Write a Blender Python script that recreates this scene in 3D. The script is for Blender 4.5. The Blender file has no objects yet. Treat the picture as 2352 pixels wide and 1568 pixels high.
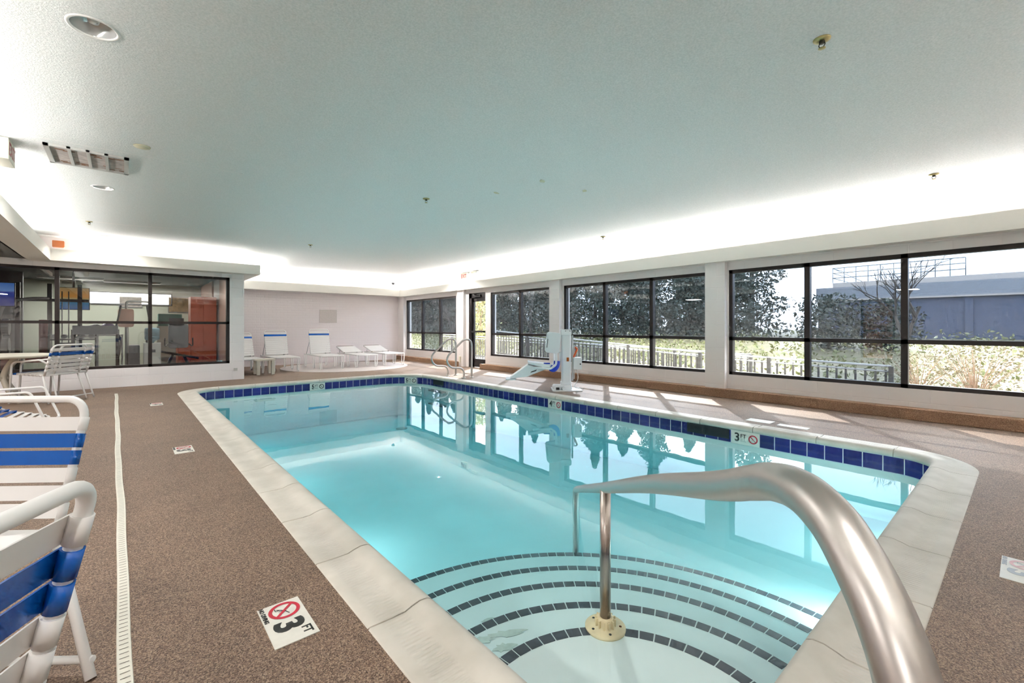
import bpy, bmesh, math, random
from mathutils import Vector, Matrix
from math import sin, cos, pi, radians, sqrt, atan2, hypot

S = bpy.context.scene
COL = S.collection
rnd = random.Random(7)

# ------------------------------------------------------------------ materials
def lin(c):
    out = []
    for v in c[:3]:
        v = v / 255.0
        out.append(v / 12.92 if v <= 0.04045 else ((v + 0.055) / 1.055) ** 2.4)
    return (out[0], out[1], out[2], 1.0)

MATS = {}
def nmat(name):
    m = bpy.data.materials.new(name); m.use_nodes = True
    MATS[name] = m
    nt = m.node_tree
    return m, nt, nt.nodes['Principled BSDF'], nt.nodes['Material Output']

def nd(nt, typ, **kw):
    n = nt.nodes.new(typ)
    for k, v in kw.items():
        if k == 'inp':
            for a, b in v.items(): n.inputs[a].default_value = b
        else: setattr(n, k, v)
    return n

def coords(nt, scale=None, kind='Object'):
    if kind == 'World':
        o = nd(nt, 'ShaderNodeNewGeometry').outputs['Position']
    else:
        o = nd(nt, 'ShaderNodeTexCoord').outputs[kind]
    if scale is not None:
        mp = nd(nt, 'ShaderNodeMapping'); mp.inputs['Scale'].default_value = scale
        nt.links.new(o, mp.inputs['Vector']); o = mp.outputs[0]
    return o

def plain(name, rgb, rough=0.5, metal=0.0, spec=0.5, var=0.0, vscale=8.0, bump=0.0, bscale=60.0, coat=0.0):
    m, nt, p, out = nmat(name)
    c = lin(rgb)
    p.inputs['Base Color'].default_value = c
    p.inputs['Roughness'].default_value = rough
    p.inputs['Metallic'].default_value = metal
    p.inputs['Specular IOR Level'].default_value = spec
    p.inputs['Coat Weight'].default_value = coat
    if var > 0:
        n = nd(nt, 'ShaderNodeTexNoise', inp={'Scale': vscale, 'Detail': 4.0})
        nt.links.new(coords(nt, kind='World'), n.inputs['Vector'])
        r = nd(nt, 'ShaderNodeValToRGB')
        r.color_ramp.elements[0].position = 0.3; r.color_ramp.elements[1].position = 0.7
        r.color_ramp.elements[0].color = tuple(x * (1 - var) for x in c[:3]) + (1,)
        r.color_ramp.elements[1].color = tuple(min(1, x * (1 + var)) for x in c[:3]) + (1,)
        nt.links.new(n.outputs['Fac'], r.inputs['Fac'])
        nt.links.new(r.outputs['Color'], p.inputs['Base Color'])
    if bump > 0:
        n = nd(nt, 'ShaderNodeTexNoise', inp={'Scale': bscale, 'Detail': 3.0})
        nt.links.new(coords(nt, kind='World'), n.inputs['Vector'])
        b = nd(nt, 'ShaderNodeBump', inp={'Strength': bump, 'Distance': 0.01})
        nt.links.new(n.outputs['Fac'], b.inputs['Height'])
        nt.links.new(b.outputs['Normal'], p.inputs['Normal'])
    return m

def emit(name, rgb, strength):
    m, nt, p, out = nmat(name)
    p.inputs['Base Color'].default_value = lin(rgb)
    p.inputs['Emission Color'].default_value = lin(rgb)
    p.inputs['Emission Strength'].default_value = strength
    return m

def aggregate(name, cols, big=2.2):
    """exposed pebble deck: fine multicoloured grains with soft wear"""
    m, nt, p, out = nmat(name)
    P = coords(nt, kind='World')
    v = nd(nt, 'ShaderNodeTexVoronoi', inp={'Scale': 260.0})
    nt.links.new(P, v.inputs['Vector'])
    sep = nd(nt, 'ShaderNodeSeparateColor'); nt.links.new(v.outputs['Color'], sep.inputs[0])
    r = nd(nt, 'ShaderNodeValToRGB'); cr = r.color_ramp; cr.interpolation = 'CONSTANT'
    while len(cr.elements) < len(cols): cr.elements.new(0.5)
    for i, c in enumerate(cols):
        cr.elements[i].position = i / len(cols); cr.elements[i].color = lin(c)
    nt.links.new(sep.outputs[0], r.inputs['Fac'])
    n = nd(nt, 'ShaderNodeTexNoise', inp={'Scale': big, 'Detail': 5.0, 'Roughness': 0.6})
    nt.links.new(P, n.inputs['Vector'])
    mr = nd(nt, 'ShaderNodeMapRange', inp={'From Min': 0.3, 'From Max': 0.7, 'To Min': 0.86, 'To Max': 1.12})
    nt.links.new(n.outputs['Fac'], mr.inputs['Value'])
    mx = nd(nt, 'ShaderNodeMix', data_type='RGBA', blend_type='MULTIPLY'); mx.inputs[0].default_value = 1.0
    nt.links.new(r.outputs['Color'], mx.inputs[6]); nt.links.new(mr.outputs[0], mx.inputs[7])
    nt.links.new(mx.outputs[2], p.inputs['Base Color'])
    b = nd(nt, 'ShaderNodeBump', inp={'Strength': 0.35, 'Distance': 0.002})
    nt.links.new(v.outputs['Distance'], b.inputs['Height']); nt.links.new(b.outputs['Normal'], p.inputs['Normal'])
    p.inputs['Roughness'].default_value = 0.62
    p.inputs['Specular IOR Level'].default_value = 0.4
    return m

def thin(name, tint, F0, rough=0.0, ripple=0.0, volume=None, haze=0.0):
    """clear sheet: tinted straight transmission with a symmetric Schlick reflection"""
    m, nt, p, out = nmat(name); nt.nodes.remove(p)
    tr = nd(nt, 'ShaderNodeBsdfTransparent'); tr.inputs[0].default_value = (*tint, 1)
    gl = nd(nt, 'ShaderNodeBsdfGlossy'); gl.inputs['Roughness'].default_value = rough
    gl.inputs['Color'].default_value = (1, 1, 1, 1)
    lw = nd(nt, 'ShaderNodeLayerWeight', inp={'Blend': 0.5})
    pw = nd(nt, 'ShaderNodeMath', operation='POWER', inp={1: 5.0}); nt.links.new(lw.outputs['Facing'], pw.inputs[0])
    ma = nd(nt, 'ShaderNodeMath', operation='MULTIPLY_ADD', inp={1: 1 - F0, 2: F0}); nt.links.new(pw.outputs[0], ma.inputs[0])
    mix = nd(nt, 'ShaderNodeMixShader')
    nt.links.new(ma.outputs[0], mix.inputs[0]); nt.links.new(tr.outputs[0], mix.inputs[1]); nt.links.new(gl.outputs[0], mix.inputs[2])
    nt.links.new(mix.outputs[0], out.inputs['Surface'])
    if haze:      # film of dust on the pane
        df = nd(nt, 'ShaderNodeBsdfDiffuse'); df.inputs['Color'].default_value = (.75, .75, .74, 1)
        m2 = nd(nt, 'ShaderNodeMixShader'); m2.inputs[0].default_value = haze
        nt.links.new(mix.outputs[0], m2.inputs[1]); nt.links.new(df.outputs[0], m2.inputs[2]); nt.links.new(m2.outputs[0], out.inputs['Surface'])
    if ripple:
        n = nd(nt, 'ShaderNodeTexNoise', inp={'Scale': 2.6, 'Detail': 2.0}); nt.links.new(coords(nt, kind='World'), n.inputs['Vector'])
        b = nd(nt, 'ShaderNodeBump', inp={'Strength': 1.0, 'Distance': ripple}); nt.links.new(n.outputs['Fac'], b.inputs['Height'])
        nt.links.new(b.outputs['Normal'], gl.inputs['Normal'])
    if volume:
        va = nd(nt, 'ShaderNodeVolumeAbsorption'); va.inputs['Color'].default_value = (*volume[0], 1); va.inputs['Density'].default_value = volume[1]
        nt.links.new(va.outputs[0], out.inputs['Volume'])
    return m

plain('wall_paint', (240, 236, 234), 0.6, bump=0.15, bscale=35)
plain('fascia_paint', (236, 232, 224), 0.55)
plain('cove_paint', (245, 243, 240), 0.6)
plain('dark_bronze', (46, 38, 36), 0.4, spec=0.4)
plain('door_black', (30, 26, 26), 0.4)
plain('steel_brushed', (196, 190, 185), 0.38, metal=1.0, bump=0.0)
plain('steel_post', (170, 160, 152), 0.3, metal=1.0)
plain('powder_white', (240, 238, 235), 0.3)
plain('vinyl_white', (236, 233, 230), 0.32)
plain('vinyl_blue', (0, 82, 168), 0.22)
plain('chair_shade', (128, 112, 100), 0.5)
plain('rubber_dark', (40, 40, 42), 0.6)
plain('resin_beige', (214, 208, 192), 0.45)
plain('lift_white', (236, 238, 240), 0.3)
plain('lift_blue', (20, 60, 190), 0.4)
plain('lift_dark', (50, 50, 52), 0.5)
plain('plaster', (226, 240, 238), 0.6, var=0.03, vscale=2.0)
plain('tile_grout', (206, 210, 214), 0.6)
plain('tile_charcoal', (66, 72, 80), 0.3)
plain('marker_white', (226, 222, 212), 0.35, var=0.04, vscale=30)
plain('marker_black', (44, 44, 42), 0.4)
plain('marker_red', (190, 40, 60), 0.4)
plain('skimmer_black', (28, 32, 36), 0.4)
plain('flange_cream', (226, 212, 172), 0.5, var=0.08, vscale=25)
plain('rust', (110, 60, 24), 0.8)
plain('drain_white', (226, 222, 208), 0.5, var=0.05, vscale=15)
plain('drain_slot', (120, 116, 106), 0.7)
plain('joint_dark', (112, 96, 92), 0.8)
plain('joint_pale', (150, 130, 112), 0.8)
plain('tub_fill', (200, 190, 186), 0.6, var=0.04, vscale=20)
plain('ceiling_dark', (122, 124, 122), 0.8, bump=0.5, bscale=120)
plain('vent_metal', (196, 196, 192), 0.45)
plain('vent_mesh', (176, 168, 164), 0.7, var=0.25, vscale=18)
plain('vent_rust', (140, 104, 80), 0.8, var=0.2, vscale=40)
plain('sprinkler_brass', (186, 172, 120), 0.4, metal=0.6)
plain('sprinkler_dark', (60, 58, 44), 0.5)
plain('patch_cream', (214, 208, 180), 0.7)
plain('patch_white', (244, 244, 242), 0.7)
plain('sign_cream', (240, 236, 220), 0.4)
plain('sign_red', (150, 16, 20), 0.4)
plain('strobe_orange', (190, 96, 8), 0.35)
plain('lamp_reflector', (206, 208, 206), 0.15, metal=.3)
plain('lamp_rim', (226, 226, 222), 0.4)
plain('gym_floor', (60, 60, 62), 0.45)
plain('gym_wall', (190, 194, 176), 0.7)
plain('gym_orange', (208, 92, 46), 0.5, var=0.06, vscale=3)
plain('gym_pink', (206, 166, 148), 0.6)
plain('gym_black', (34, 34, 36), 0.4)
plain('gym_grey', (120, 122, 126), 0.4)
plain('gym_silver', (180, 182, 184), 0.3, metal=0.7)
plain('gym_red', (110, 30, 34), 0.5)
plain('gym_teal', (60, 130, 112), 0.5)
plain('gym_purple', (120, 90, 150), 0.4)
plain('cooler_white', (232, 234, 228), 0.35)
plain('cooler_blue', (150, 190, 206), 0.1)
plain('print_grey', (160, 150, 142), 0.6, var=0.35, vscale=12)
plain('print_brown', (146, 122, 84), 0.6, var=0.35, vscale=14)
plain('bark', (52, 46, 42), 0.9, bump=0.4, bscale=30)
plain('twig', (150, 122, 98), 0.9)
plain('building_wall', (66, 76, 98), 0.8, var=0.06, vscale=1.2)
plain('building_band', (120, 124, 132), 0.8)
plain('building_roof', (160, 152, 146), 0.7)
plain('rail_metal', (90, 104, 112), 0.5, metal=0.3)
plain('fence_white', (190, 190, 186), 0.5)
plain('fence_grey', (88, 84, 78), 0.8, var=0.15, vscale=20)
plain('deck_boards', (150, 142, 134), 0.8, var=0.1, vscale=6)
plain('door_orange', (206, 120, 70), 0.5)
aggregate('deck_aggregate', [(92, 72, 58), (130, 106, 87), (109, 86, 70), (156, 134, 112), (119, 96, 82), (76, 60, 48), (138, 117, 102)])
aggregate('curb_aggregate', [(136, 102, 78), (160, 126, 98), (122, 90, 68), (180, 146, 116), (148, 114, 88)])

def leafmat(name, a, b):
    m, nt, p, out = nmat(name)
    oi = nd(nt, 'ShaderNodeTexNoise', inp={'Scale': 3.0, 'Detail': 2.0}); nt.links.new(coords(nt, kind='World'), oi.inputs['Vector'])
    r = nd(nt, 'ShaderNodeValToRGB'); r.color_ramp.elements[0].color = lin(a); r.color_ramp.elements[1].color = lin(b)
    r.color_ramp.elements[0].position = .35; r.color_ramp.elements[1].position = .65
    nt.links.new(oi.outputs['Fac'], r.inputs['Fac']); nt.links.new(r.outputs['Color'], p.inputs['Base Color'])
    p.inputs['Roughness'].default_value = 0.6
leafmat('leaf_dark', (34, 46, 40), (56, 66, 56))
leafmat('leaf_yellow', (84, 92, 48), (126, 124, 80))
leafmat('leaf_bright', (150, 152, 84), (200, 196, 140))
leafmat('leaf_dry', (108, 96, 74), (126, 118, 86))
leafmat('hill_grass', (96, 94, 66), (120, 112, 88))

def ceilingmat():
    m, nt, p, out = nmat('ceiling_popcorn')
    P = coords(nt, kind='World')
    n = nd(nt, 'ShaderNodeTexNoise', inp={'Scale': 85.0, 'Detail': 4.0, 'Roughness': 0.75}); nt.links.new(P, n.inputs['Vector'])
    r = nd(nt, 'ShaderNodeValToRGB'); r.color_ramp.elements[0].position = .35; r.color_ramp.elements[1].position = .7
    r.color_ramp.elements[0].color = lin((226, 231, 229)); r.color_ramp.elements[1].color = lin((251, 252, 251))
    nt.links.new(n.outputs['Fac'], r.inputs['Fac']); nt.links.new(r.outputs['Color'], p.inputs['Base Color'])
    b = nd(nt, 'ShaderNodeBump', inp={'Strength': 0.8, 'Distance': 0.006}); nt.links.new(n.outputs['Fac'], b.inputs['Height'])
    nt.links.new(b.outputs['Normal'], p.inputs['Normal'])
    p.inputs['Roughness'].default_value = 0.5; p.inputs['Specular IOR Level'].default_value = 0.35
ceilingmat()

def blockmat(name, rgb, bw, bh, axis):
    """painted masonry: shallow bed and head joints in relief only"""
    m, nt, p, out = nmat(name)
    p.inputs['Base Color'].default_value = lin(rgb); p.inputs['Roughness'].default_value = 0.55
    g = coords(nt, kind='World')
    s = nd(nt, 'ShaderNodeSeparateXYZ'); nt.links.new(g, s.inputs[0])
    c = nd(nt, 'ShaderNodeCombineXYZ')
    nt.links.new(s.outputs[axis], c.inputs[0]); nt.links.new(s.outputs[2], c.inputs[1])
    bt = nd(nt, 'ShaderNodeTexBrick'); nt.links.new(c.outputs[0], bt.inputs['Vector'])
    bt.inputs['Scale'].default_value = 1.0; bt.inputs['Brick Width'].default_value = bw; bt.inputs['Row Height'].default_value = bh
    bt.inputs['Mortar Size'].default_value = 0.006; bt.inputs['Mortar Smooth'].default_value = 0.6
    b = nd(nt, 'ShaderNodeBump', invert=True, inp={'Strength': 0.5, 'Distance': 0.004}); nt.links.new(bt.outputs['Fac'], b.inputs['Height'])
    nt.links.new(b.outputs['Normal'], p.inputs['Normal'])
blockmat('painted_brick_x', (236, 226, 226), 0.21, 0.075, 0)
blockmat('painted_block_y', (240, 234, 232), 0.4, 0.2, 1)
blockmat('painted_block_x', (240, 236, 236), 0.4, 0.2, 0)
plain('building_brick', (66, 76, 98), 0.8, var=.08, vscale=2.0)

def copingmat():
    m, nt, p, out = nmat('coping_stone')
    uv = coords(nt, kind='UV')
    s = nd(nt, 'ShaderNodeSeparateXYZ'); nt.links.new(uv, s.inputs[0])
    w = nd(nt, 'ShaderNodeMath', operation='MULTIPLY', inp={1: 2 * pi / 0.0205}); nt.links.new(s.outputs[0], w.inputs[0])
    sn = nd(nt, 'ShaderNodeMath', operation='SINE'); nt.links.new(w.outputs[0], sn.inputs[0])
    a = nd(nt, 'ShaderNodeMath', operation='SUBTRACT', inp={1: 0.155}); nt.links.new(s.outputs[1], a.inputs[0])
    ab = nd(nt, 'ShaderNodeMath', operation='ABSOLUTE'); nt.links.new(a.outputs[0], ab.inputs[0])
    mk = nd(nt, 'ShaderNodeMapRange', inp={'From Min': 0.04, 'From Max': 0.055, 'To Min': 1.0, 'To Max': 0.0}); nt.links.new(ab.outputs[0], mk.inputs['Value'])
    ml = nd(nt, 'ShaderNodeMath', operation='MULTIPLY'); nt.links.new(sn.outputs[0], ml.inputs[0]); nt.links.new(mk.outputs[0], ml.inputs[1])
    b = nd(nt, 'ShaderNodeBump', inp={'Strength': 0.8, 'Distance': 0.0016}); nt.links.new(ml.outputs[0], b.inputs['Height'])
    nt.links.new(b.outputs['Normal'], p.inputs['Normal'])
    n = nd(nt, 'ShaderNodeTexNoise', inp={'Scale': 5.0, 'Detail': 5.0}); nt.links.new(coords(nt, kind='World'), n.inputs['Vector'])
    r = nd(nt, 'ShaderNodeValToRGB'); r.color_ramp.elements[0].position = .35; r.color_ramp.elements[1].position = .65
    r.color_ramp.elements[0].color = lin((200, 193, 181)); r.color_ramp.elements[1].color = lin((216, 209, 198))
    nt.links.new(n.outputs['Fac'], r.inputs['Fac']); nt.links.new(r.outputs['Color'], p.inputs['Base Color'])
    p.inputs['Roughness'].default_value = 0.6
copingmat()

def waterline():
    m, nt, p, out = nmat('waterline_tile')
    uv = coords(nt, kind='UV')
    s = nd(nt, 'ShaderNodeSeparateXYZ'); nt.links.new(uv, s.inputs[0])
    dv = nd(nt, 'ShaderNodeMath', operation='DIVIDE', inp={1: 0.1545}); nt.links.new(s.outputs[0], dv.inputs[0])
    fr = nd(nt, 'ShaderNodeMath', operation='FRACT'); nt.links.new(dv.outputs[0], fr.inputs[0])
    a = nd(nt, 'ShaderNodeMath', operation='SUBTRACT', inp={1: 0.5}); nt.links.new(fr.outputs[0], a.inputs[0])
    ab = nd(nt, 'ShaderNodeMath', operation='ABSOLUTE'); nt.links.new(a.outputs[0], ab.inputs[0])
    gt = nd(nt, 'ShaderNodeMath', operation='GREATER_THAN', inp={1: 0.474}); nt.links.new(ab.outputs[0], gt.inputs[0])
    t1 = nd(nt, 'ShaderNodeMath', operation='LESS_THAN', inp={1: 0.006}); nt.links.new(s.outputs[1], t1.inputs[0])
    t2 = nd(nt, 'ShaderNodeMath', operation='GREATER_THAN', inp={1: 0.150}); nt.links.new(s.outputs[1], t2.inputs[0])
    m1 = nd(nt, 'ShaderNodeMath', operation='MAXIMUM'); nt.links.new(gt.outputs[0], m1.inputs[0]); nt.links.new(t1.outputs[0], m1.inputs[1])
    m2 = nd(nt, 'ShaderNodeMath', operation='MAXIMUM'); nt.links.new(m1.outputs[0], m2.inputs[0]); nt.links.new(t2.outputs[0], m2.inputs[1])
    fl = nd(nt, 'ShaderNodeMath', operation='FLOOR'); nt.links.new(dv.outputs[0], fl.inputs[0])
    wn = nd(nt, 'ShaderNodeTexWhiteNoise', noise_dimensions='1D'); nt.links.new(fl.outputs[0], wn.inputs['W'])
    cm = nd(nt, 'ShaderNodeMix', data_type='RGBA'); nt.links.new(wn.outputs['Value'], cm.inputs[0])
    cm.inputs[6].default_value = lin((30, 32, 104)); cm.inputs[7].default_value = lin((44, 46, 132))
    mx = nd(nt, 'ShaderNodeMix', data_type='RGBA'); nt.links.new(m2.outputs[0], mx.inputs[0])
    nt.links.new(cm.outputs[2], mx.inputs[6]); mx.inputs[7].default_value = lin((214, 214, 222))
    nt.links.new(mx.outputs[2], p.inputs['Base Color'])
    p.inputs['Roughness'].default_value = 0.25
waterline()
thin('glass_clear', (0.97, 0.98, 0.98), 0.035, haze=.03)
thin('glass_tinted', (0.56, 0.60, 0.65), 0.06, haze=.055)
thin('glass_gym', (0.86, 0.87, 0.87), 0.075)
thin('pool_water', (1, 1, 1), 0.022, ripple=0.0006, volume=((0.10, 0.78, 0.86), 0.58))

emit('glow_white', (255, 252, 240), 2.0)  # glow of the added bright band in the gym
def screen(name, cols):
    m, nt, p, out = nmat(name)
    g = coords(nt, kind='Generated'); s = nd(nt, 'ShaderNodeSeparateXYZ'); nt.links.new(g, s.inputs[0])
    r = nd(nt, 'ShaderNodeValToRGB'); cr = r.color_ramp
    while len(cr.elements) < len(cols): cr.elements.new(0.5)
    for i, (q, c) in enumerate(cols): cr.elements[i].position = q; cr.elements[i].color = lin(c)
    nt.links.new(s.outputs[2], r.inputs['Fac'])
    nt.links.new(r.outputs['Color'], p.inputs['Base Color']); nt.links.new(r.outputs['Color'], p.inputs['Emission Color'])
    p.inputs['Emission Strength'].default_value = 0.22; p.inputs['Roughness'].default_value = 0.2
screen('screen_blue', [(0.0, (10, 30, 110)), (0.6, (14, 44, 140)), (0.66, (90, 130, 190)), (1.0, (50, 100, 170))])
screen('screen_colour', [(0.0, (60, 90, 140)), (0.35, (60, 120, 150)), (0.45, (150, 150, 110)), (0.6, (190, 130, 60)), (1.0, (150, 130, 90))])

# ------------------------------------------------------------------ mesh builder
class MB:
    def __init__(s): s.v = []; s.f = []; s.sm = []; s.uv = {}
    def add(s, vs, fs, smooth=False, uvs=None):
        b = len(s.v); s.v += [tuple(x) for x in vs]
        for k, f in enumerate(fs):
            s.f.append([b + i for i in f]); s.sm.append(smooth)
            if uvs: s.uv[len(s.f) - 1] = [uvs[i] for i in f]
        return s
    def box(s, x0, x1, y0, y1, z0, z1, M=None):
        vs = [Vector((x, y, z)) for z in (z0, z1) for x, y in ((x0, y0), (x1, y0), (x1, y1), (x0, y1))]
        if M is not None: vs = [M @ v for v in vs]
        return s.add(vs, [(3, 2, 1, 0), (4, 5, 6, 7), (0, 1, 5, 4), (1, 2, 6, 5), (2, 3, 7, 6), (3, 0, 4, 7)])
    def prism(s, poly, z0, z1, M=None):
        n = len(poly); vs = [Vector((x, y, z0)) for x, y in poly] + [Vector((x, y, z1)) for x, y in poly]
        if M is not None: vs = [M @ v for v in vs]
        return s.add(vs, [tuple(range(n))[::-1], tuple(range(n, 2 * n))] + [(i, (i + 1) % n, n + (i + 1) % n, n + i) for i in range(n)])
    def rbox(s, x0, x1, y0, y1, z0, z1, r=0.02, M=None, n=4, axis='z'):
        """box with four rounded edges along an axis"""
        def rr(a0, a1, b0, b1):
            P = []
            for cx, cy, st in ((a1 - r, b1 - r, 0), (a0 + r, b1 - r, 1), (a0 + r, b0 + r, 2), (a1 - r, b0 + r, 3)):
                for i in range(n + 1):
                    t = (st + i / n) * pi / 2; P.append((cx + r * cos(t), cy + r * sin(t)))
            return P
        if axis == 'z': Q = Matrix.Identity(4); P = rr(x0, x1, y0, y1); lo, hi = z0, z1
        elif axis == 'y': Q = Matrix(((1, 0, 0, 0), (0, 0, 1, 0), (0, 1, 0, 0), (0, 0, 0, 1))); P = rr(x0, x1, z0, z1); lo, hi = y0, y1
        else: Q = Matrix(((0, 0, 1, 0), (1, 0, 0, 0), (0, 1, 0, 0), (0, 0, 0, 1))); P = rr(y0, y1, z0, z1); lo, hi = x0, x1
        if M is not None: Q = M @ Q
        return s.prism(P, lo, hi, Q)
    def tube(s, pts, r, seg=10, closed=False, M=None, caps=True):
        pts = [Vector(p) for p in pts]
        if M is not None: pts = [M @ p for p in pts]
        n = len(pts); rs = r if isinstance(r, (list, tuple)) else [r] * n
        T = []
        for i in range(n):
            a = pts[i - 1] if (i > 0 or closed) else pts[i]; b = pts[(i + 1) % n] if (i < n - 1 or closed) else pts[i]
            T.append((b - a).normalized())
        up = Vector((0, 0, 1)) if abs(T[0].z) < 0.9 else Vector((1, 0, 0))
        N = (up - T[0] * up.dot(T[0])).normalized(); vs = []
        for i in range(n):
            N = (N - T[i] * N.dot(T[i])).normalized(); B = T[i].cross(N)
            for k in range(seg):
                t = 2 * pi * k / seg; vs.append(pts[i] + (N * cos(t) + B * sin(t)) * rs[i])
        fs = []
        for i in range(n if closed else n - 1):
            j = (i + 1) % n
            for k in range(seg): fs.append((i * seg + k, i * seg + (k + 1) % seg, j * seg + (k + 1) % seg, j * seg + k))
        s.add(vs, fs, True)
        if caps and not closed:
            b = len(s.v) - n * seg
            s.f.append([b + k for k in range(seg)][::-1]); s.sm.append(False)
            s.f.append([b + (n - 1) * seg + k for k in range(seg)]); s.sm.append(False)
        return s
    def lathe(s, prof, seg=24, M=None, smooth=True, caps=True):
        vs = []
        for r, z in prof:
            for k in range(seg):
                t = 2 * pi * k / seg; v = Vector((r * cos(t), r * sin(t), z)); vs.append(M @ v if M is not None else v)
        fs = [(i * seg + k, i * seg + (k + 1) % seg, (i + 1) * seg + (k + 1) % seg, (i + 1) * seg + k) for i in range(len(prof) - 1) for k in range(seg)]
        s.add(vs, fs, smooth)
        b = len(s.v) - len(vs)
        if not caps: return s
        if prof[0][0] > 1e-5: s.f.append([b + k for k in range(seg)][::-1]); s.sm.append(False)
        if prof[-1][0] > 1e-5: s.f.append([b + (len(prof) - 1) * seg + k for k in range(seg)]); s.sm.append(False)
        return s
    def build(s, name, mat, parent=None, bevel=0.0, label=None):
        me = bpy.data.meshes.new(name); me.from_pydata(s.v, [], s.f)
        me.polygons.foreach_set('use_smooth', s.sm)
        if s.uv:
            ul = me.uv_layers.new(name='UVMap')
            for fi, uvs in s.uv.items():
                for li, q in zip(me.polygons[fi].loop_indices, uvs): ul.data[li].uv = q
        me.materials.append(MATS[mat]); me.validate(); me.update()
        o = bpy.data.objects.new(name, me); COL.objects.link(o)
        if parent: o.parent = parent
        if label: o['label'] = label
        if bevel:
            md = o.modifiers.new('bevel', 'BEVEL'); md.width = bevel; md.segments = 2; md.limit_method = 'ANGLE'
        return o

def fillet(pts, r, n=6, closed=False):
    pts = [Vector(p) for p in pts]; N = len(pts); out = []
    for i in range(N):
        if not closed and i in (0, N - 1): out.append(pts[i]); continue
        p, a, b = pts[i], pts[i - 1], pts[(i + 1) % N]
        da, db = (a - p), (b - p); la, lb = da.length, db.length; da.normalize(); db.normalize()
        ang = da.angle(db, pi)
        if ang > pi - 0.02: out.append(p); continue
        rr = r[i] if isinstance(r, (list, tuple)) else r
        d = min(rr / math.tan(ang / 2), la * .49, lb * .49); rad = d * math.tan(ang / 2)
        bis = (da + db).normalized(); c = p + bis * (rad / sin(ang / 2))
        u = (p + da * d) - c; w = (p + db * d) - c
        tot = u.angle(w)
        for k in range(n + 1):
            t = k / n; out.append(c + (u * sin((1 - t) * tot) + w * sin(t * tot)) / sin(tot))
    return out

def spline(pts, n=8):
    P = [Vector(p) for p in pts]; out = []
    Q = [P[0] * 2 - P[1]] + P + [P[-1] * 2 - P[-2]]
    for i in range(1, len(Q) - 2):
        a, b, c, d = Q[i - 1:i + 3]
        for k in range(n):
            t = k / n
            out.append(0.5 * ((2 * b) + (c - a) * t + (2 * a - 5 * b + 4 * c - d) * t * t + (3 * b - a - 3 * c + d) * t ** 3))
    out.append(P[-1]); return out

def Rz(a, loc=(0, 0, 0)): return Matrix.Translation(loc) @ Matrix.Rotation(a, 4, 'Z')

def tag(o, label=None, cat=None, group=None, kind=None):
    if label: o['label'] = label
    if cat: o['category'] = cat
    if group: o['group'] = group
    if kind: o['kind'] = kind
    return o
def empty(name, loc, rz=0.0, label=None, cat=None, group=None, kind=None):
    o = bpy.data.objects.new(name, None); COL.objects.link(o); o.empty_display_size = 0.1
    o.location = loc; o.rotation_euler = (0, 0, rz)
    return tag(o, label, cat, group, kind)
def copy_tree(o, parent=None):
    c = o.copy(); COL.objects.link(c); c.parent = parent
    for ch in list(o.children): copy_tree(ch, c)
    return c
def struct(name, mb, mat, parent=None, bevel=0.0):
    o = mb.build(name, mat, parent, bevel)
    if parent is None: o['kind'] = 'structure'
    return o

def text_mesh(name, body, size, mat, parent, M, depth=0.0006, bold=0.0, align='CENTER', squash=1.0):
    cu = bpy.data.curves.new(name, 'FONT'); cu.body = body; cu.size = size; cu.extrude = depth; cu.offset = bold
    cu.align_x = align; cu.align_y = 'CENTER'; cu.resolution_u = 4
    t = bpy.data.objects.new(name, cu); COL.objects.link(t)
    dg = bpy.context.evaluated_depsgraph_get(); me = bpy.data.meshes.new_from_object(t.evaluated_get(dg))
    bpy.data.objects.remove(t); bpy.data.curves.remove(cu)
    me.transform(M @ Matrix.Diagonal((squash, 1, 1, 1))); me.materials.clear(); me.materials.append(MATS[mat])
    o = bpy.data.objects.new(name, me); COL.objects.link(o); o.parent = parent
    return o

# ------------------------------------------------------------------ camera
FX, U0, V0, HC = 1030.0, 1176.0, 751.0, 1.15
TH = atan2(U0 - 283.0, FX)
cam = bpy.data.cameras.new('camera'); co = bpy.data.objects.new('camera', cam); COL.objects.link(co)
co.location = (0, 0, HC); co.rotation_euler = (pi / 2, 0, -TH)
cam.sensor_width = 36.0; cam.lens = FX * 36.0 / 2352.0
cam.shift_y = (V0 - 784.0) / 2352.0; cam.clip_start = 0.02; cam.clip_end = 300
S.camera = co

# ------------------------------------------------------------------ pool outline
PX0, PX1, PY0, PY1 = 0.965, 5.385, 0.52, 10.0
SEGS = []
def _build_outline():
    rNL, rNR, rFR, rFL = 0.50, 0.30, 0.85, 0.42
    cs = [((PX0 + rNL, PY0), (PX1 - rNR, PY0)), ((PX1 - rNR, PY0 + rNR), rNR, -pi / 2),
          ((PX1, PY0 + rNR), (PX1, PY1 - rFR)), ((PX1 - rFR, PY1 - rFR), rFR, 0.0),
          ((PX1 - rFR, PY1), (PX0 + rFL, PY1)), ((PX0 + rFL, PY1 - rFL), rFL, pi / 2),
          ((PX0, PY1 - rFL), (PX0, PY0 + rNL)), ((PX0 + rNL, PY0 + rNL), rNL, pi)]
    s = 0.0
    for c in cs:
        if len(c) == 2:
            L = hypot(c[1][0] - c[0][0], c[1][1] - c[0][1]); SEGS.append(('l', s, L, c))
        else:
            L = c[1] * pi / 2; SEGS.append(('a', s, L, c))
        s += L
    return s
PER = _build_outline()
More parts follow.
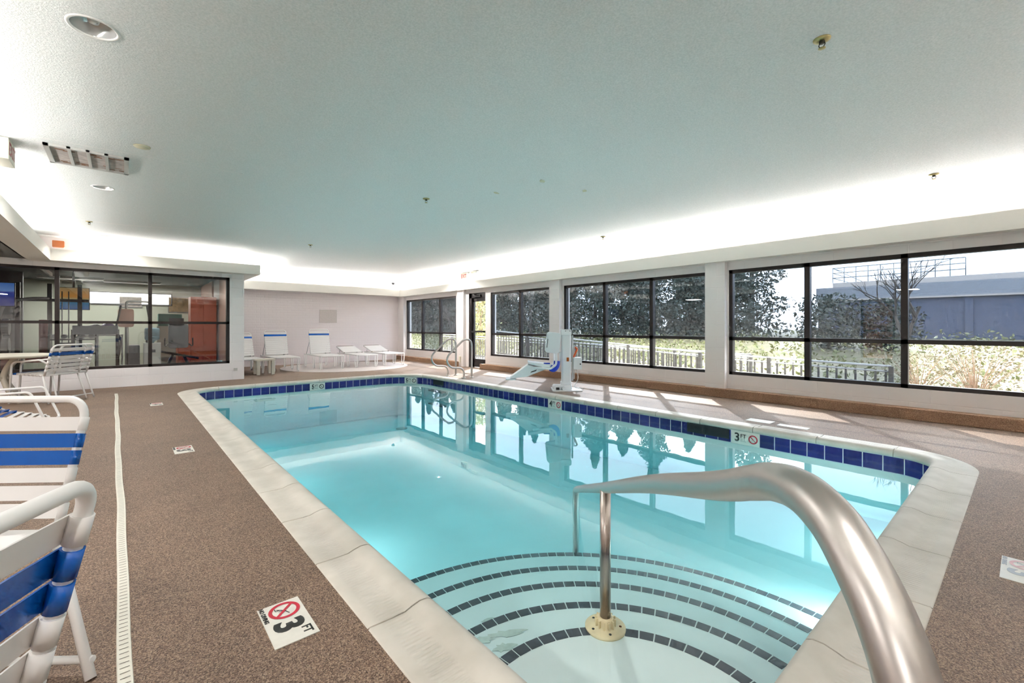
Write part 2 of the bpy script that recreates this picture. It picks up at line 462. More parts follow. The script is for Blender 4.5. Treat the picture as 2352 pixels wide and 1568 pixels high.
def pool_at(s, off=0.0):
    s = s % PER
    for k, s0, L, c in SEGS:
        if s <= s0 + L + 1e-9:
            t = (s - s0) / L
            if k == 'l':
                (x0, y0), (x1, y1) = c; dx, dy = (x1 - x0) / L, (y1 - y0) / L
                return Vector((x0 + dx * (s - s0) + dy * off, y0 + dy * (s - s0) - dx * off, 0))
            (cx, cy), r, a0 = c; a = a0 + t * pi / 2
            return Vector((cx + (r + off) * cos(a), cy + (r + off) * sin(a), 0))
def samples(s0, s1, step=0.06):
    out = [s0]
    for k, a, L, c in SEGS * 2:
        pass
    marks = set()
    for w in (0, PER):
        for k, a, L, c in SEGS:
            marks.add(a + w)
            if k == 'a':
                for i in range(1, 14): marks.add(a + w + L * i / 14)
            else:
                n = int(L / 0.6)
                for i in range(1, n): marks.add(a + w + L * i / n)
    return [s0] + sorted(m for m in marks if s0 + 1e-4 < m < s1 - 1e-4) + [s1]
RING = samples(0, PER)[:-1]
WZ = -0.125
def floor_z(y): return -0.60 - 0.036 * (y - 0.5)

# ------------------------------------------------------------------ room shell
XW = 7.55
def ring_fill(name, outer, inner, z, mat):
    bm = bmesh.new(); ed = []
    for loop in (outer, inner):
        vs = [bm.verts.new((p[0], p[1], z)) for p in loop]
        for i in range(len(vs)): ed.append(bm.edges.new((vs[i], vs[(i + 1) % len(vs)])))
    bmesh.ops.triangle_fill(bm, edges=ed, use_beauty=True)
    bmesh.ops.recalc_face_normals(bm, faces=bm.faces)
    for f in bm.faces:
        if f.normal.z < 0: f.normal_flip()
    me = bpy.data.meshes.new(name); bm.to_mesh(me); bm.free(); me.materials.append(MATS[mat])
    o = bpy.data.objects.new(name, me); COL.objects.link(o); o['kind'] = 'structure'; return o
ring_fill('floor', [(-6, -3), (7.75, -3), (7.75, 15), (-6, 15)], [tuple(pool_at(s, 0.255)[:2]) for s in RING], 0.0, 'deck_aggregate')

# right wall: sill wall, header, posts, columns
WINS = [(1, 11.27, 14.40, [12.22, 13.34], [0, 1, 0]), (2, 7.28, 9.60, [8.43], [1, 0]), (3, 3.60, 6.92, [4.70, 5.80], [0, 0, 1]),
        (4, -0.05, 3.25, [1.05, 2.134], [0, 1, 0]), (5, -2.9, -0.45, [-1.67], [0, 0])]
ZS, ZM, ZT = 0.37, 0.962, 2.09
m = MB()
spans = sorted([(a, b) for _, a, b, _, _ in WINS])
doorY = (9.83, 10.62)
solid = []; y = -3.0
for a, b in sorted(spans + [doorY]): solid.append((y, a)); y = b
solid.append((y, 15.0))
for a, b in solid: m.box(XW, 7.75, a, b, 0, 2.8)
for a, b in spans: m.box(XW, 7.75, a, b, 0, ZS); m.box(XW, 7.75, a, b, ZT, 2.8)
m.box(XW, 7.75, doorY[0], doorY[1], 2.12, 2.8)
for a, b in ((3.27, 3.60), (6.96, 7.28), (10.75, 11.06), (14.42, 14.85), (-0.42, -0.08)): m.box(7.45, XW, a, b, 0, 2.23)
struct('wall_right', m, 'painted_block_y')
m = MB(); m.box(1.9, 7.75, 14.85, 15.0, 0, 2.8); struct('wall_back', m, 'painted_brick_x')
# inner wall with gym window, and its return
GX0, GX1, GZ0, GZ1 = -3.6, 1.755, 0.362, 2.228
m = MB(); m.box(-6, GX0, 11.43, 11.6, 0, 2.8); m.box(GX1, 2.03, 11.43, 11.6, 0, 2.8)
m.box(GX0, GX1, 11.43, 11.6, 0, GZ0); m.box(GX0, GX1, 11.43, 11.6, GZ1, 2.8)
m.box(1.9, 2.03, 11.6, 14.85, 0, 2.8)
struct('wall_inner', m, 'painted_block_x')
m = MB(); m.box(-6.15, -6, -3, 3.2, 0, 2.8); m.box(-6.15, -6, 4.2, 17.4, 0, 2.8); m.box(-6.15, -6, 3.2, 4.2, 2.1, 2.8); struct('wall_left', m, 'wall_paint')
m = MB(); m.box(-6.15, 7.75, -3.15, -3, 0, 2.8); struct('wall_front', m, 'wall_paint')
LIGHTS = ((-.12, 3.28, .098), (-.176, 6.96, .09), (-.22, 10.65, .07), (-.12, -.4, .098), (6.6, 10.7, .08))
def ceiling_mesh():
    bm = bmesh.new(); ed = []
    loops = [[(-1.25, -3), (7.75, -3), (7.75, 15), (-1.25, 15)]] + [[(x + r * cos(2 * pi * i / 32), y + r * sin(2 * pi * i / 32)) for i in range(32)] for x, y, r in LIGHTS]
    for L in loops:
        vs = [bm.verts.new((*p, 2.75)) for p in L]
        for i in range(len(vs)): ed.append(bm.edges.new((vs[i], vs[(i + 1) % len(vs)])))
    bmesh.ops.triangle_fill(bm, edges=ed, use_beauty=True)
    for f in bm.faces:
        f.normal_update()
        if f.normal.z > 0: f.normal_flip()
    me = bpy.data.meshes.new('ceiling'); bm.to_mesh(me); bm.free(); me.materials.append(MATS['ceiling_popcorn'])
    o = bpy.data.objects.new('ceiling', me); COL.objects.link(o); o['kind'] = 'structure'
ceiling_mesh()
m = MB(); m.box(-1.3, 7.75, -3, 15, 2.88, 2.95); m.box(-1.3, -1.25, -3, 15, 2.34, 2.9); struct('roof', m, 'wall_paint')
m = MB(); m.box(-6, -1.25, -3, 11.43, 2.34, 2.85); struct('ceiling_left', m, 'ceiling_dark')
# orange door in the left wall
d2 = empty('door_2', (-6.05, 3.7, 0), 0, kind='structure')
m = MB(); m.box(-.04, .0, -.5, .5, 0, 2.1); m.build('panel', 'door_orange', d2)
m = MB(); m.box(-.02, .06, -.5, -.44, 0, 2.1); m.box(-.02, .06, .44, .5, 0, 2.1); m.box(-.02, .06, -.5, .5, 2.04, 2.1); m.box(-.02, .04, -.44, .44, 1.0, 1.05); m.build('frame', 'dark_bronze', d2)

# fascias of the light cove (L section: face board + floor of the trough)
def cove(name, x0, x1, y0, y1, face, zb, zt, w):
    m = MB(); t = 0.025
    if face == '-x': m.box(x0, x0 + t, y0, y1, zb, zt); m.box(x0 + t, x1, y0, y1, zb, zb + .02)
    if face == '+x': m.box(x1 - t, x1, y0, y1, zb, zt); m.box(x0, x1 - t, y0, y1, zb, zb + .02)
    if face == '-y': m.box(x0, x1, y0, y0 + t, zb, zt); m.box(x0, x1, y0 + t, y1, zb, zb + .02)
    if face == '+y': m.box(x0, x1, y1 - t, y1, zb, zt); m.box(x0, x1, y0, y1 - t, zb, zb + .02)
    return struct(name, m, 'fascia_paint')
cove('trim_1', 7.37, XW, -3, 14.85, '-x', 2.222, 2.437, 0)
cove('trim_2', 2.29, 7.37, 14.55, 14.85, '-y', 2.235, 2.475, 0)
m = MB(); z0, z1 = 2.312, 2.515
m.box(-0.954, 2.29, 11.13, 11.155, z0, z1); m.box(-1.25, 2.03, 11.155, 11.43, z0, z0 + .02); m.box(2.03, 2.265, 11.155, 14.85, z0, z0 + .02)
m.box(2.265, 2.29, 11.155, 14.85, z0, z1)
m.box(-0.979, -0.954, -3, 11.155, z0, z1); m.box(-1.25, -0.979, -3, 11.155, z0, z0 + .02)
struct('trim_3', m, 'fascia_paint')
cove('trim_4', -0.954, 7.37, -3, -2.7, '+y', 2.235, 2.475, 0)
# curb along the right wall
m = MB(); m.box(7.39, XW, -3, 9.88, 0, 0.14); struct('trim_5', m, 'curb_aggregate', bevel=.006)
m = MB(); m.box(7.39, XW, 10.98, 14.85, 0, 0.14); struct('trim_6', m, 'curb_aggregate', bevel=.006)
# control joints in the deck
m = MB(); m.add([(6.035, -3, .0015), (6.05, -3, .0015), (6.05, 14.85, .0015), (6.035, 14.85, .0015)], [(0, 1, 2, 3)])
m.add([(2.2, 11.62, .0015), (2.205, 11.61, .0015), (3.9, 11.0, .0015), (3.9, 11.012, .0015)], [(0, 1, 2, 3)]); struct('trim_7', m, 'joint_dark')
m = MB()
for yy in (3.62, 7.3): m.add([(0.03, yy, .0012), (0.70, yy, .0012), (0.70, yy + .005, .0012), (0.03, yy + .005, .0012)], [(0, 1, 2, 3)])
struct('trim_8', m, 'joint_pale')

# ------------------------------------------------------------------ windows
def window(n, y0, y1, mul, tint):
    w = empty('window_%d' % n, (7.6, y0, 0), 0, kind='structure')
    L = y1 - y0; m = MB(); a, b = -.03, .06
    m.box(a, b, 0, .055, ZS, ZT); m.box(a, b, L - .055, L, ZS, ZT); m.box(a, b, 0, L, ZS, ZS + .05); m.box(a, b, 0, L, ZT - .055, ZT)
    for q in mul: m.box(a, b, q - y0 - .035, q - y0 + .035, ZS, ZT)
    m.box(a, b, 0, L, ZM - .028, ZM + .028); m.build('frame', 'dark_bronze', w)
    e = [y0] + mul + [y1]
    for i in range(len(e) - 1):
        for j, (za, zb) in enumerate(((ZS, ZM), (ZM, ZT))):
            m = MB(); m.box(.01, .016, e[i] - y0 + .02, e[i + 1] - y0 - .02, za + .02, zb - .02)
            m.build('glass_pane', 'glass_tinted' if (j == 1 or tint[i]) else 'glass_clear', w)
    return w
for n, a, b, mul, t in WINS: window(n, a, b, mul, t)
# gym window
w = empty('window_6', (0, 11.46, 0), 0, kind='structure')
m = MB(); a, b = -.02, .07
for q in (GX0 + .03, -2.22, -0.90, 0.404, GX1 - .03): m.box(q - .03, q + .03, a, b, GZ0, GZ1)
m.box(GX0, GX1, a, b, GZ0, GZ0 + .05); m.box(GX0, GX1, a, b, GZ1 - .05, GZ1); m.box(GX0, GX1, a, b, 1.215, 1.265)
m.build('frame', 'dark_bronze', w)
e = [GX0, -2.22, -0.90, 0.404, GX1]
for i in range(4):
    for za, zb in ((GZ0, 1.24), (1.24, GZ1)):
        m = MB(); m.box(e[i] + .02, e[i + 1] - .02, .02, .026, za + .02, zb - .02); m.build('glass_pane', 'glass_gym', w)
# exit door
d = empty('door_1', (7.60, 9.83, 0), 0, kind='structure')
m = MB(); L = .79; m.box(-.0, .08, -.02, .0, 0, 2.12); m.box(-.03, .08, L - .12, L, 0, 2.12); m.box(-.03, .08, 0, L, 1.98, 2.12); m.build('frame', 'door_black', d)
m = MB(); m.box(.0, .05, .0, .03, .02, 1.98); m.box(.0, .05, L - .2, L - .12, .02, 1.98); m.box(.0, .05, .04, L - .12, 1.88, 1.98); m.box(.0, .05, .03, L - .12, .02, .25); m.box(0, .05, .04, L - .12, 1.0, 1.05); m.build('leaf', 'door_black', d)
m = MB(); m.box(.02, .026, .02, L - .19, .24, 1.9); m.build('glass_pane', 'glass_clear', d)
m = MB(); m.box(-.07, -.04, .08, L - .16, 1.0, 1.04); m.box(-.04, 0, .09, .11, 1.0, 1.04); m.box(-.04, 0, L - .19, L - .17, 1.0, 1.04); m.build('push_bar', 'rubber_dark', d)
m = MB(); m.box(-.08, -.03, .2, .5, 2.0, 2.06); m.tube([(-.06, .25, 2.03), (-.22, .35, 2.05), (-.06, .5, 2.06)], .008, 6); m.build('closer', 'door_black', d)

# ------------------------------------------------------------------ pool
pool = empty('swimming_pool', (3.1, 5.2, 0), 0, 'sunken white plaster pool with rounded corners and pale stone coping', 'pool')
PM = Matrix.Translation((-3.1, -5.2, 0))
def loop(off, zf): return [PM @ Vector((pool_at(s, off)[0], pool_at(s, off)[1], zf(pool_at(s, off)[1]) if callable(zf) else zf)) for s in RING]
m = MB(); n = len(RING)
rings = [loop(0.03, -0.03), loop(0.012, -0.20), loop(0.0, -0.21), loop(0.0, lambda y: floor_z(y) + .14), loop(-.02, lambda y: floor_z(y) + .07), loop(-.07, lambda y: floor_z(y) + .02), loop(-.16, lambda y: floor_z(y))]
vs = [v for r in rings for v in r]
fs = [(i * n + k, i * n + (k + 1) % n, (i + 1) * n + (k + 1) % n, (i + 1) * n + k) for i in range(len(rings) - 1) for k in range(n)]
m.add(vs, [f[::-1] for f in fs], True); m.f.append([(len(rings) - 1) * n + k for k in range(n)]); m.sm.append(False)
m.build('basin', 'plaster', pool)
# waterline tile band
m = MB(); S0 = RING + [PER]
vs = []; uv = []
for s in S0:
    p = PM @ pool_at(s, 0.004)
    for z in (-.048, -.205): vs.append((p.x, p.y, z)); uv.append((s, -.048 - z))
m.add(vs, [(2 * i, 2 * i + 1, 2 * i + 3, 2 * i + 2) for i in range(len(S0) - 1)], True, uv)
m.build('waterline_band', 'waterline_tile', pool)
# coping stones
prof = [(0.012, -.05), (-.012, -.046), (-.022, -.030), (-.024, -.008), (-.014, .010), (.006, .020), (.040, .022), (.075, .014), (.105, .004), (.16, .002), (.21, .003), (.255, .004), (.262, .0), (.262, -.04)]
s_left = SEGS[6][1] + (PY1 - 0.42 - 1.648)           # joint at y = 1.648 on the left edge
ns = round(PER / 0.612); Ls = PER / ns
for k in range(ns):
    a = s_left + k * Ls + .004; b = a + Ls - .008
    ss = samples(a % PER, a % PER + (b - a)); m = MB(); vs = []; uv = []
    for s in ss:
        for o, z in prof:
            p = PM @ pool_at(s, o); vs.append((p.x, p.y, z)); uv.append((s, o))
    q = len(prof)
    m.add(vs, [(i * q + j, i * q + j + 1, (i + 1) * q + j + 1, (i + 1) * q + j) for i in range(len(ss) - 1) for j in range(q - 1)], True, uv)
    m.add(vs[:q], [tuple(range(q))[::-1]]); m.add(vs[-q:], [tuple(range(q))])
    m.build('coping_stone', 'coping_stone', pool)
# mortar bed under the stones
m = MB(); vs = []
for s in S0:
    for o, z in ((0.0, -.045), (-.012, -.004), (.02, .012), (.1, -.004), (.258, -.003)):
        p = PM @ pool_at(s, o); vs.append((p.x, p.y, z))
m.add(vs, [(i * 5 + j, i * 5 + j + 1, (i + 1) * 5 + j + 1, (i + 1) * 5 + j) for i in range(len(S0) - 1) for j in range(4)], True)
m.build('mortar_bed', 'drain_white', pool)
# corner steps
STEPS = [((1.191, .79), .572, -.17), ((1.191, .795), .879, -.25), ((1.266, .865), 1.102, -.33), ((1.305, .905), 1.367, -.41), ((1.315, .933), 1.672, -.49)]
def inside(x, y):
    for (cx, cy, r, sx, sy) in ((PX0 + .5, PY0 + .5, .5, -1, -1), (PX1 - .3, PY0 + .3, .3, 1, -1)):
        if (x - cx) * sx > 0 and (y - cy) * sy > 0: return hypot(x - cx, y - cy) < r + .006
    return PX0 - .006 < x < PX1 + .006 and PY0 - .006 < y < PY1
def reach(c, a, R):
    if inside(c[0] + R * cos(a), c[1] + R * sin(a)): return R
    lo, hi = 0, R
    for _ in range(30):
        mid = (lo + hi) / 2
        if inside(c[0] + mid * cos(a), c[1] + mid * sin(a)): lo = mid
        else: hi = mid
    return lo
for c, R, z in STEPS:
    Re = R + .032; N = 120; m = MB()
    rim = [(c[0] + reach(c, 2 * pi * i / N, Re) * cos(2 * pi * i / N), c[1] + reach(c, 2 * pi * i / N, Re) * sin(2 * pi * i / N)) for i in range(N)]
    nose = [(c[0] + (x - c[0]) * .992, c[1] + (y - c[1]) * .992) for x, y in rim]
    vs = [(x - 3.1, y - 5.2, z) for x, y in nose] + [(x - 3.1, y - 5.2, z - .006) for x, y in rim] + [(x - 3.1, y - 5.2, -.63) for x, y in rim]
    m.add(vs, [tuple(range(N))] + [(k * N + i, (k + 1) * N + i, (k + 1) * N + (i + 1) % N, k * N + (i + 1) % N) for k in range(2) for i in range(N)])
    st = m.build('stair_step', 'plaster', pool)
    m = MB(); da = .0625 / R; k = 0; a = -pi
    while a < pi:
        a1 = a + .0565 / R
        if reach(c, a, R + .025) >= R + .024 and reach(c, a1, R + .025) >= R + .024:
            vs = []
            for zz in (z - .004, z + .0025):
                for rr, aa in ((R - .024, a), (R + .024, a), (R + .024, a1), (R - .024, a1)): vs.append((c[0] + rr * cos(aa) - 3.1, c[1] + rr * sin(aa) - 5.2, zz))
            m.add(vs, [(4, 5, 6, 7), (0, 3, 2, 1), (0, 1, 5, 4), (1, 2, 6, 5), (2, 3, 7, 6), (3, 0, 4, 7)])
        a += da
    m.build('nosing_tile', 'tile_charcoal', st)
plain('algae_stain', (192, 208, 200), 0.7, var=.12, vscale=30)
for x, y, z, rx, ry in ((1.33, 1.56, -.248, .09, .022), (1.21, 1.60, -.247, .05, .02), (1.26, 1.50, -.2475, .05, .025), (1.40, 1.78, -.327, .06, .015)):
    m = MB(); N = 18; P = [(rx * (1 + .4 * rnd.uniform(-1, 1)) * cos(2 * pi * i / N), ry * (1 + .4 * rnd.uniform(-1, 1)) * sin(2 * pi * i / N)) for i in range(N)]
    m.prism(P, 0, .0008, Matrix.Translation((x - 3.1, y - 5.2, z)) @ Matrix.Rotation(-.5, 4, 'Z')); m.build('stain', 'algae_stain', pool)
# skimmer mouth and depth tiles in the waterline band
def s_of(x, y):
    best = min(((pool_at(i * PER / 4000).xy - Vector((x, y))).length, i) for i in range(4000)); return best[1] * PER / 4000
def wall_plate(name, s, half, z0, z1, mat, parent, off=-.002, t=.004):
    a, b = PM @ pool_at(s - half, off), PM @ pool_at(s + half, off)
    d_ = (b - a).normalized(); nrm = Vector((-d_.y, d_.x, 0)); m = MB(); vs = []
    for q in (a, b, b - nrm * t, a - nrm * t):
        for z in (z0, z1): vs.append((q.x, q.y, z))
    m.add(vs, [(0, 1, 3, 2), (2, 3, 5, 4), (4, 5, 7, 6), (6, 7, 1, 0), (1, 7, 5, 3), (0, 2, 4, 6)])
    o = m.build(name, mat, parent)
    c = (a + b) / 2
    M = Matrix(((-d_.x, 0, nrm.x, c.x), (-d_.y, 0, nrm.y, c.y), (0, 1, 0, (z0 + z1) / 2), (0, 0, 0, 1)))
    return o, M
def ring_mb(r0, r1, M, bar=True, z=.001):
    m = MB(); N = 28
    vs = [M @ Vector((r * cos(2 * pi * i / N), r * sin(2 * pi * i / N), z)) for r in (r0, r1) for i in range(N)]
    m.add(vs, [(i, N + i, N + (i + 1) % N, (i + 1) % N) for i in range(N)])
    if bar:
        R = M @ Matrix.Rotation(radians(-45), 4, 'Z')
        m.add([R @ Vector(q) for q in ((-r0, -.1 * r1, z), (r0, -.1 * r1, z), (r0, .1 * r1, z), (-r0, .1 * r1, z))], [(0, 1, 2, 3)])
    return m
for (x, y, num, red) in ((PX1, 2.13, '3', True), (PX1, 5.13, '4', True), (5.17, 9.66, '5', False), (3.15, PY1, '5', False)):
    s = s_of(x, y)
    o, M = wall_plate('depth_tile', s, .155, -.049, -.203, 'marker_white', pool)
    # face inwards: x axis to the viewer's right
    c = M.translation.copy(); nx = M.col[2].xyz; zx = Vector((0, 0, 1)); xr = zx.cross(nx)
    F = Matrix(((xr.x, 0, nx.x, c.x + nx.x * .001), (xr.y, 0, nx.y, c.y + nx.y * .001), (0, 1, 0, c.z), (0, 0, 0, 1)))
    text_mesh('lettering', num, .13, 'marker_black', o, F @ Matrix.Translation((-.09, 0, 0)), bold=.003)
    text_mesh('lettering', 'FT', .06, 'marker_black', o, F @ Matrix.Translation((-.022, .02, 0)), bold=.001)
    ring_mb(.036, .05, F @ Matrix.Translation((.085, 0, 0))).build('no_diving_ring', 'marker_red' if red else 'marker_black', o)
s = s_of(PX1, 2.13)
wall_plate('skimmer_mouth', s + .44, .26, -.05, -.165, 'skimmer_black', pool, off=-.003)
wall_plate('skimmer_mouth', s_of(PX1, 8.75), .22, -.05, -.16, 'skimmer_black', pool, off=-.003)
m = MB(); m.lathe([(.11, 0), (.11, .012), (.09, .02), (0, .022)], 20, Matrix.Translation((4.2 - 3.1, 8.2 - 5.2, floor_z(8.2)))); m.build('main_drain', 'fence_white', pool)

# water
m = MB(); vs = []
for z in (WZ, -1.3):
    for s in RING: p = pool_at(s, .003 if z == WZ else .05); vs.append((p.x, p.y, z))
m.add(vs, [tuple(range(n)), tuple(range(n, 2 * n))[::-1]] + [(i, n + i, n + (i + 1) % n, (i + 1) % n) for i in range(n)])
tag(m.build('pool_water', 'pool_water'), 'still clear turquoise water filling the swimming pool', 'water')

# stair handrail
hr = empty('stair_handrail', (1.61, 1.21, -.17), 0, 'brushed steel handrail curving over the corner steps of the pool', 'handrail')
def drz(d, r, z): s_, c_ = sin(TH), cos(TH); return Vector((d * s_ + r * c_ - 1.61, d * c_ - r * s_ - 1.21, z + .17))
path = [drz(*q) for q in ((1.97, .410, .445), (1.2, .362, .730), (.75, .337, .885), (.62, .330, .935), (.56, .327, .957), (.50, .323, .967), (.45, .321, .957), (.415, .319, .935), (.385, .318, .905), (.36, .317, .865), (.343, .316, .81), (.333, .316, .72), (.33, .316, .4), (.33, .316, 0))]
far = [drz(*q) for q in ((3.30, .470, -.60), (3.30, .470, -.08), (3.24, .466, -.035), (3.1, .459, .03))]
path = spline([far[0], far[0] * .5 + far[1] * .5, far[1], far[2], far[3]] + path, 6)
m = MB(); m.tube(path, .0235, 20); m.build('rail', 'steel_brushed', hr)
M0 = Matrix.Translation(-Vector((1.61, 1.21, -.17)))
P1 = drz(1.97, .410, .44)
m = MB(); m.tube([(P1.x, P1.y, .03), (P1.x, P1.y, P1.z)], .0235, 20); m.build('post', 'steel_post', hr)
m = MB(); m.lathe([(.088, .0), (.088, .008), (.08, .012), (.036, .016), (.034, .05), (.026, .052)], 32, Matrix.Translation((P1.x, P1.y, 0)))
for i in range(12):
    a = 2 * pi * i / 12; m.box(.03, .046, -.003, .003, .012, .046, Matrix.Translation((P1.x, P1.y, 0)) @ Matrix.Rotation(a, 4, 'Z'))
fl = m.build('flange', 'flange_cream', hr)
for i in range(5):
    a = radians(20 + 72 * i); m = MB(); m.lathe([(.006, .012), (.006, .0145)], 10, Matrix.Translation((P1.x + .064 * cos(a), P1.y + .064 * sin(a), 0)), False); m.build('bolt', 'rust' if i == 4 else 'skimmer_black', fl)
q = path[-1]; m = MB(); m.lathe([(.06, 0), (.06, .004), (.026, .02)], 24, Matrix.Translation((q.x, q.y, .17))); m.build('escutcheon', 'steel_brushed', hr)

# ladder
ld = empty('pool_ladder', (5.85, 8.68, 0), 0, 'pair of bent steel grab rails at the far right pool corner', 'ladder')
prof_l = [(5.80, -.02), (5.80, .13), (5.745, .215), (5.643, .24), (5.50, .25), (5.40, .32), (5.357, .428), (5.39, .52), (5.479, .605), (5.643, .741), (5.79, .855), (5.872, .873), (5.958, .852), (6.015, .772), (6.025, .55), (6.02, .2), (6.02, -.02)]
for yy in (8.35, 9.0):
    m = MB(); m.tube(spline([(x - 5.85, yy - 8.68, z) for x, z in prof_l], 5), .022, 12); r = m.build('rail', 'steel_brushed', ld)
    for x in (5.80, 6.02):
        m = MB(); m.lathe([(.05, 0), (.05, .006), (.024, .022)], 18, Matrix.Translation((x - 5.85, yy - 8.68, 0))); m.build('escutcheon', 'steel_brushed', r)
for z in (-.3, -.6):
    m = MB(); m.rbox(-.60, -.50, -.30, .30, z, z + .03, .01); m.build('tread', 'steel_post', ld)

# depth tiles set in the deck
plain('ink_faded', (176, 182, 190), 0.5); plain('red_faded', (226, 186, 190), 0.5)
def deck_tile(name, x0, x1, y0, y1, num, label, faded=False, flip=False):
    t = empty('depth_marker', ((x0 + x1) / 2, (y0 + y1) / 2, 0), 0, label, 'floor marker', 'depth marker tiles in the deck')
    ink, red_ = ('ink_faded', 'red_faded') if faded else ('marker_black', 'marker_red')
    w, h = (x1 - x0) / 2, (y1 - y0) / 2
    m = MB(); m.box(-w, w, -h, h, -.004, .003); m.build('tile', 'marker_white', t)
    if num is None: return t
    # text frame: reads towards -Y, top towards +X
    F = Matrix(((0, 1, 0, 0), (-1, 0, 0, 0), (0, 0, 1, .0036), (0, 0, 0, 1)))
    if flip: F = Matrix.Rotation(flip, 4, 'Z') @ Matrix.Translation((0, 0, .0036))
    text_mesh('lettering', num, .140, ink, t, F @ Matrix.Translation((.033, -.006, 0)), bold=.0055, squash=1.1)
    text_mesh('lettering', 'FT', .046, ink, t, F @ Matrix.Translation((.098, .045, 0)), bold=.001)
    text_mesh('lettering', 'NO DIVING', .022, ink, t, F @ Matrix.Translation((-.085, -.065, 0)), bold=.0008)
    C = F @ Matrix.Translation((-.076, .008, 0))
    ring_mb(.044, .0575, C, z=.0008).build('no_diving_ring', red_, t)
    m = MB()
    for p0, p1, wd in (((-.02, -.025), (.0, .0), .004), ((-.015, .01), (.0, .0), .003), ((0, 0), (.03, .012), .004), ((.008, .004), (.012, -.022), .003), ((.0, .0), (-.002, -.02), .003), ((-.03, -.03), (-.01, -.03), .003), ((-.01, -.03), (-.012, -.012), .003)):
        a, b = Vector((*p0, .0004)), Vector((*p1, .0004)); q = Vector((-(b - a).y, (b - a).x, 0)).normalized() * wd / 2
        m.add([C @ v for v in (a - q, b - q, b + q, a + q)], [(0, 1, 2, 3)])
    m.build('diver_pictogram', ink, t)
    return t
deck_tile('', .408, .562, 1.757, 2.045, '3', 'white 3 FT no diving tile nearest the camera, beside the left coping')
deck_tile('', .352, .502, 5.055, 5.342, '3', 'white depth tile in the deck, middle one of three beside the left coping')
deck_tile('', .30, .448, 8.383, 8.662, '4', 'white depth tile in the deck farthest along the left coping')
deck_tile('', 3.045, 3.34, -.06, .09, '3', 'faded white depth tile cut by the right edge of the photo', faded=True, flip=pi)
deck_tile('', 5.80, 5.98, 2.02, 2.30, None, 'blank white tile in the sunny deck behind the skimmer opening')
deck_tile('', 5.78, 5.90, 1.63, 1.94, None, 'slim blank white tile in the deck right of the wider white tile')

# trench drain
dr = empty('trench_drain', (0, 6, 0), 0, 'narrow white slotted drain strip running along the brown deck left of pool', 'drain')
m = MB(); Y0, Y1 = .2, 10.3
def dx(y): return .032 - .0120 * y + .003 * sin(y * 2.1) + .002 * sin(y * 5.3)
ys = [Y0 + (Y1 - Y0) * i / 60 for i in range(61)]; vs = []
for y in ys:
    for o, z in ((-.021, 0), (-.019, .006), (.019, .006), (.021, 0)): vs.append((dx(y) + o, y - 6, z))
m.add(vs, [(i * 4 + j, i * 4 + j + 1, i * 4 + 5 + j, i * 4 + 4 + j) for i in range(60) for j in range(3)]); nf = len(m.f); y = Y0 + .05
while y < Y1 - .05:
    x = dx(y); m.add([(x - .013, y - 6, .0066), (x + .013, y - 6, .0066), (x + .013, y - 5.9955, .0066), (x - .013, y - 5.9955, .0066)], [(0, 1, 2, 3)]); y += .03
o = m.build('cover', 'drain_white', dr); o.data.materials.append(MATS['drain_slot'])
for p_ in o.data.polygons[nf:]: p_.material_index = 1

# filled-in hot tub
m = MB(); m.lathe([(1.74, 0.001), (1.74, .006), (0, .006)], 64, Matrix.Translation((0, 0, 0)), False)
o = m.build('hot_tub_cover', 'tub_fill'); o.location = (4.95, 13.1, 0); tag(o, 'round pale grey patch in the deck under the loungers at the back wall', 'deck patch')
#@PART2
# ------------------------------------------------------------------ strap furniture
def strap(m, a, b, w, t=.003, r=.014, back=Vector((0, -1, 0))):
    """flat vinyl strap wrapped round two rails; a, b on the rail axes"""
    a, b = Vector(a), Vector(b); x = (b - a).normalized(); nrm = Vector(back); nrm = (nrm - x * nrm.dot(x)).normalized()
    y = nrm.cross(x)
    R = r + t
    prof = []
    for i in range(9):
        th = pi * i / 8 + pi / 2; prof.append((cos(th) * R, sin(th) * R))
    prof2 = []
    for i in range(9):
        th = -pi / 2 + pi * i / 8; prof2.append((cos(th) * R, sin(th) * R))
    loop_ = [a + x * p + nrm * q for p, q in prof] + [b + x * p + nrm * q for p, q in prof2]
    # only the seat-side run between rails plus the wraps: close wraps on themselves
    la = [a + x * (cos(t_) * R) + nrm * (sin(t_) * R) for t_ in [2 * pi * i / 14 for i in range(14)]]
    lb = [b + x * (cos(t_) * R) + nrm * (sin(t_) * R) for t_ in [2 * pi * i / 14 for i in range(14)]]
    for L in (la, lb):
        vs = [p - y * w / 2 for p in L] + [p + y * w / 2 for p in L]; k = len(L)
        m.add(vs, [(i, (i + 1) % k, k + (i + 1) % k, k + i) for i in range(k)] , True)
        m.f.append([len(m.v) - 2 * k + i for i in range(k)][::-1]); m.sm.append(False); m.f.append([len(m.v) - k + i for i in range(k)]); m.sm.append(False)
    q0, q1 = nrm * (R - t), nrm * R
    vs = [p + q + y * e for p in (a, b) for q in (q0, q1) for e in (-w / 2, w / 2)]
    m.add(vs, [(0, 1, 5, 4), (2, 6, 7, 3), (0, 4, 6, 2), (1, 3, 7, 5), (0, 2, 3, 1), (4, 5, 7, 6)])

def back_frame(W, z0, z1, lean, y0=0.0, r=.014, rad=.07):
    """inverted U of the backrest; front is -Y"""
    def P(x, z): return Vector((x, y0 + (z - z0) * lean, z))
    pts = fillet([P(-W, z0), P(-W, z1), P(W, z1), P(W, z0)], rad, 8)
    return pts, P

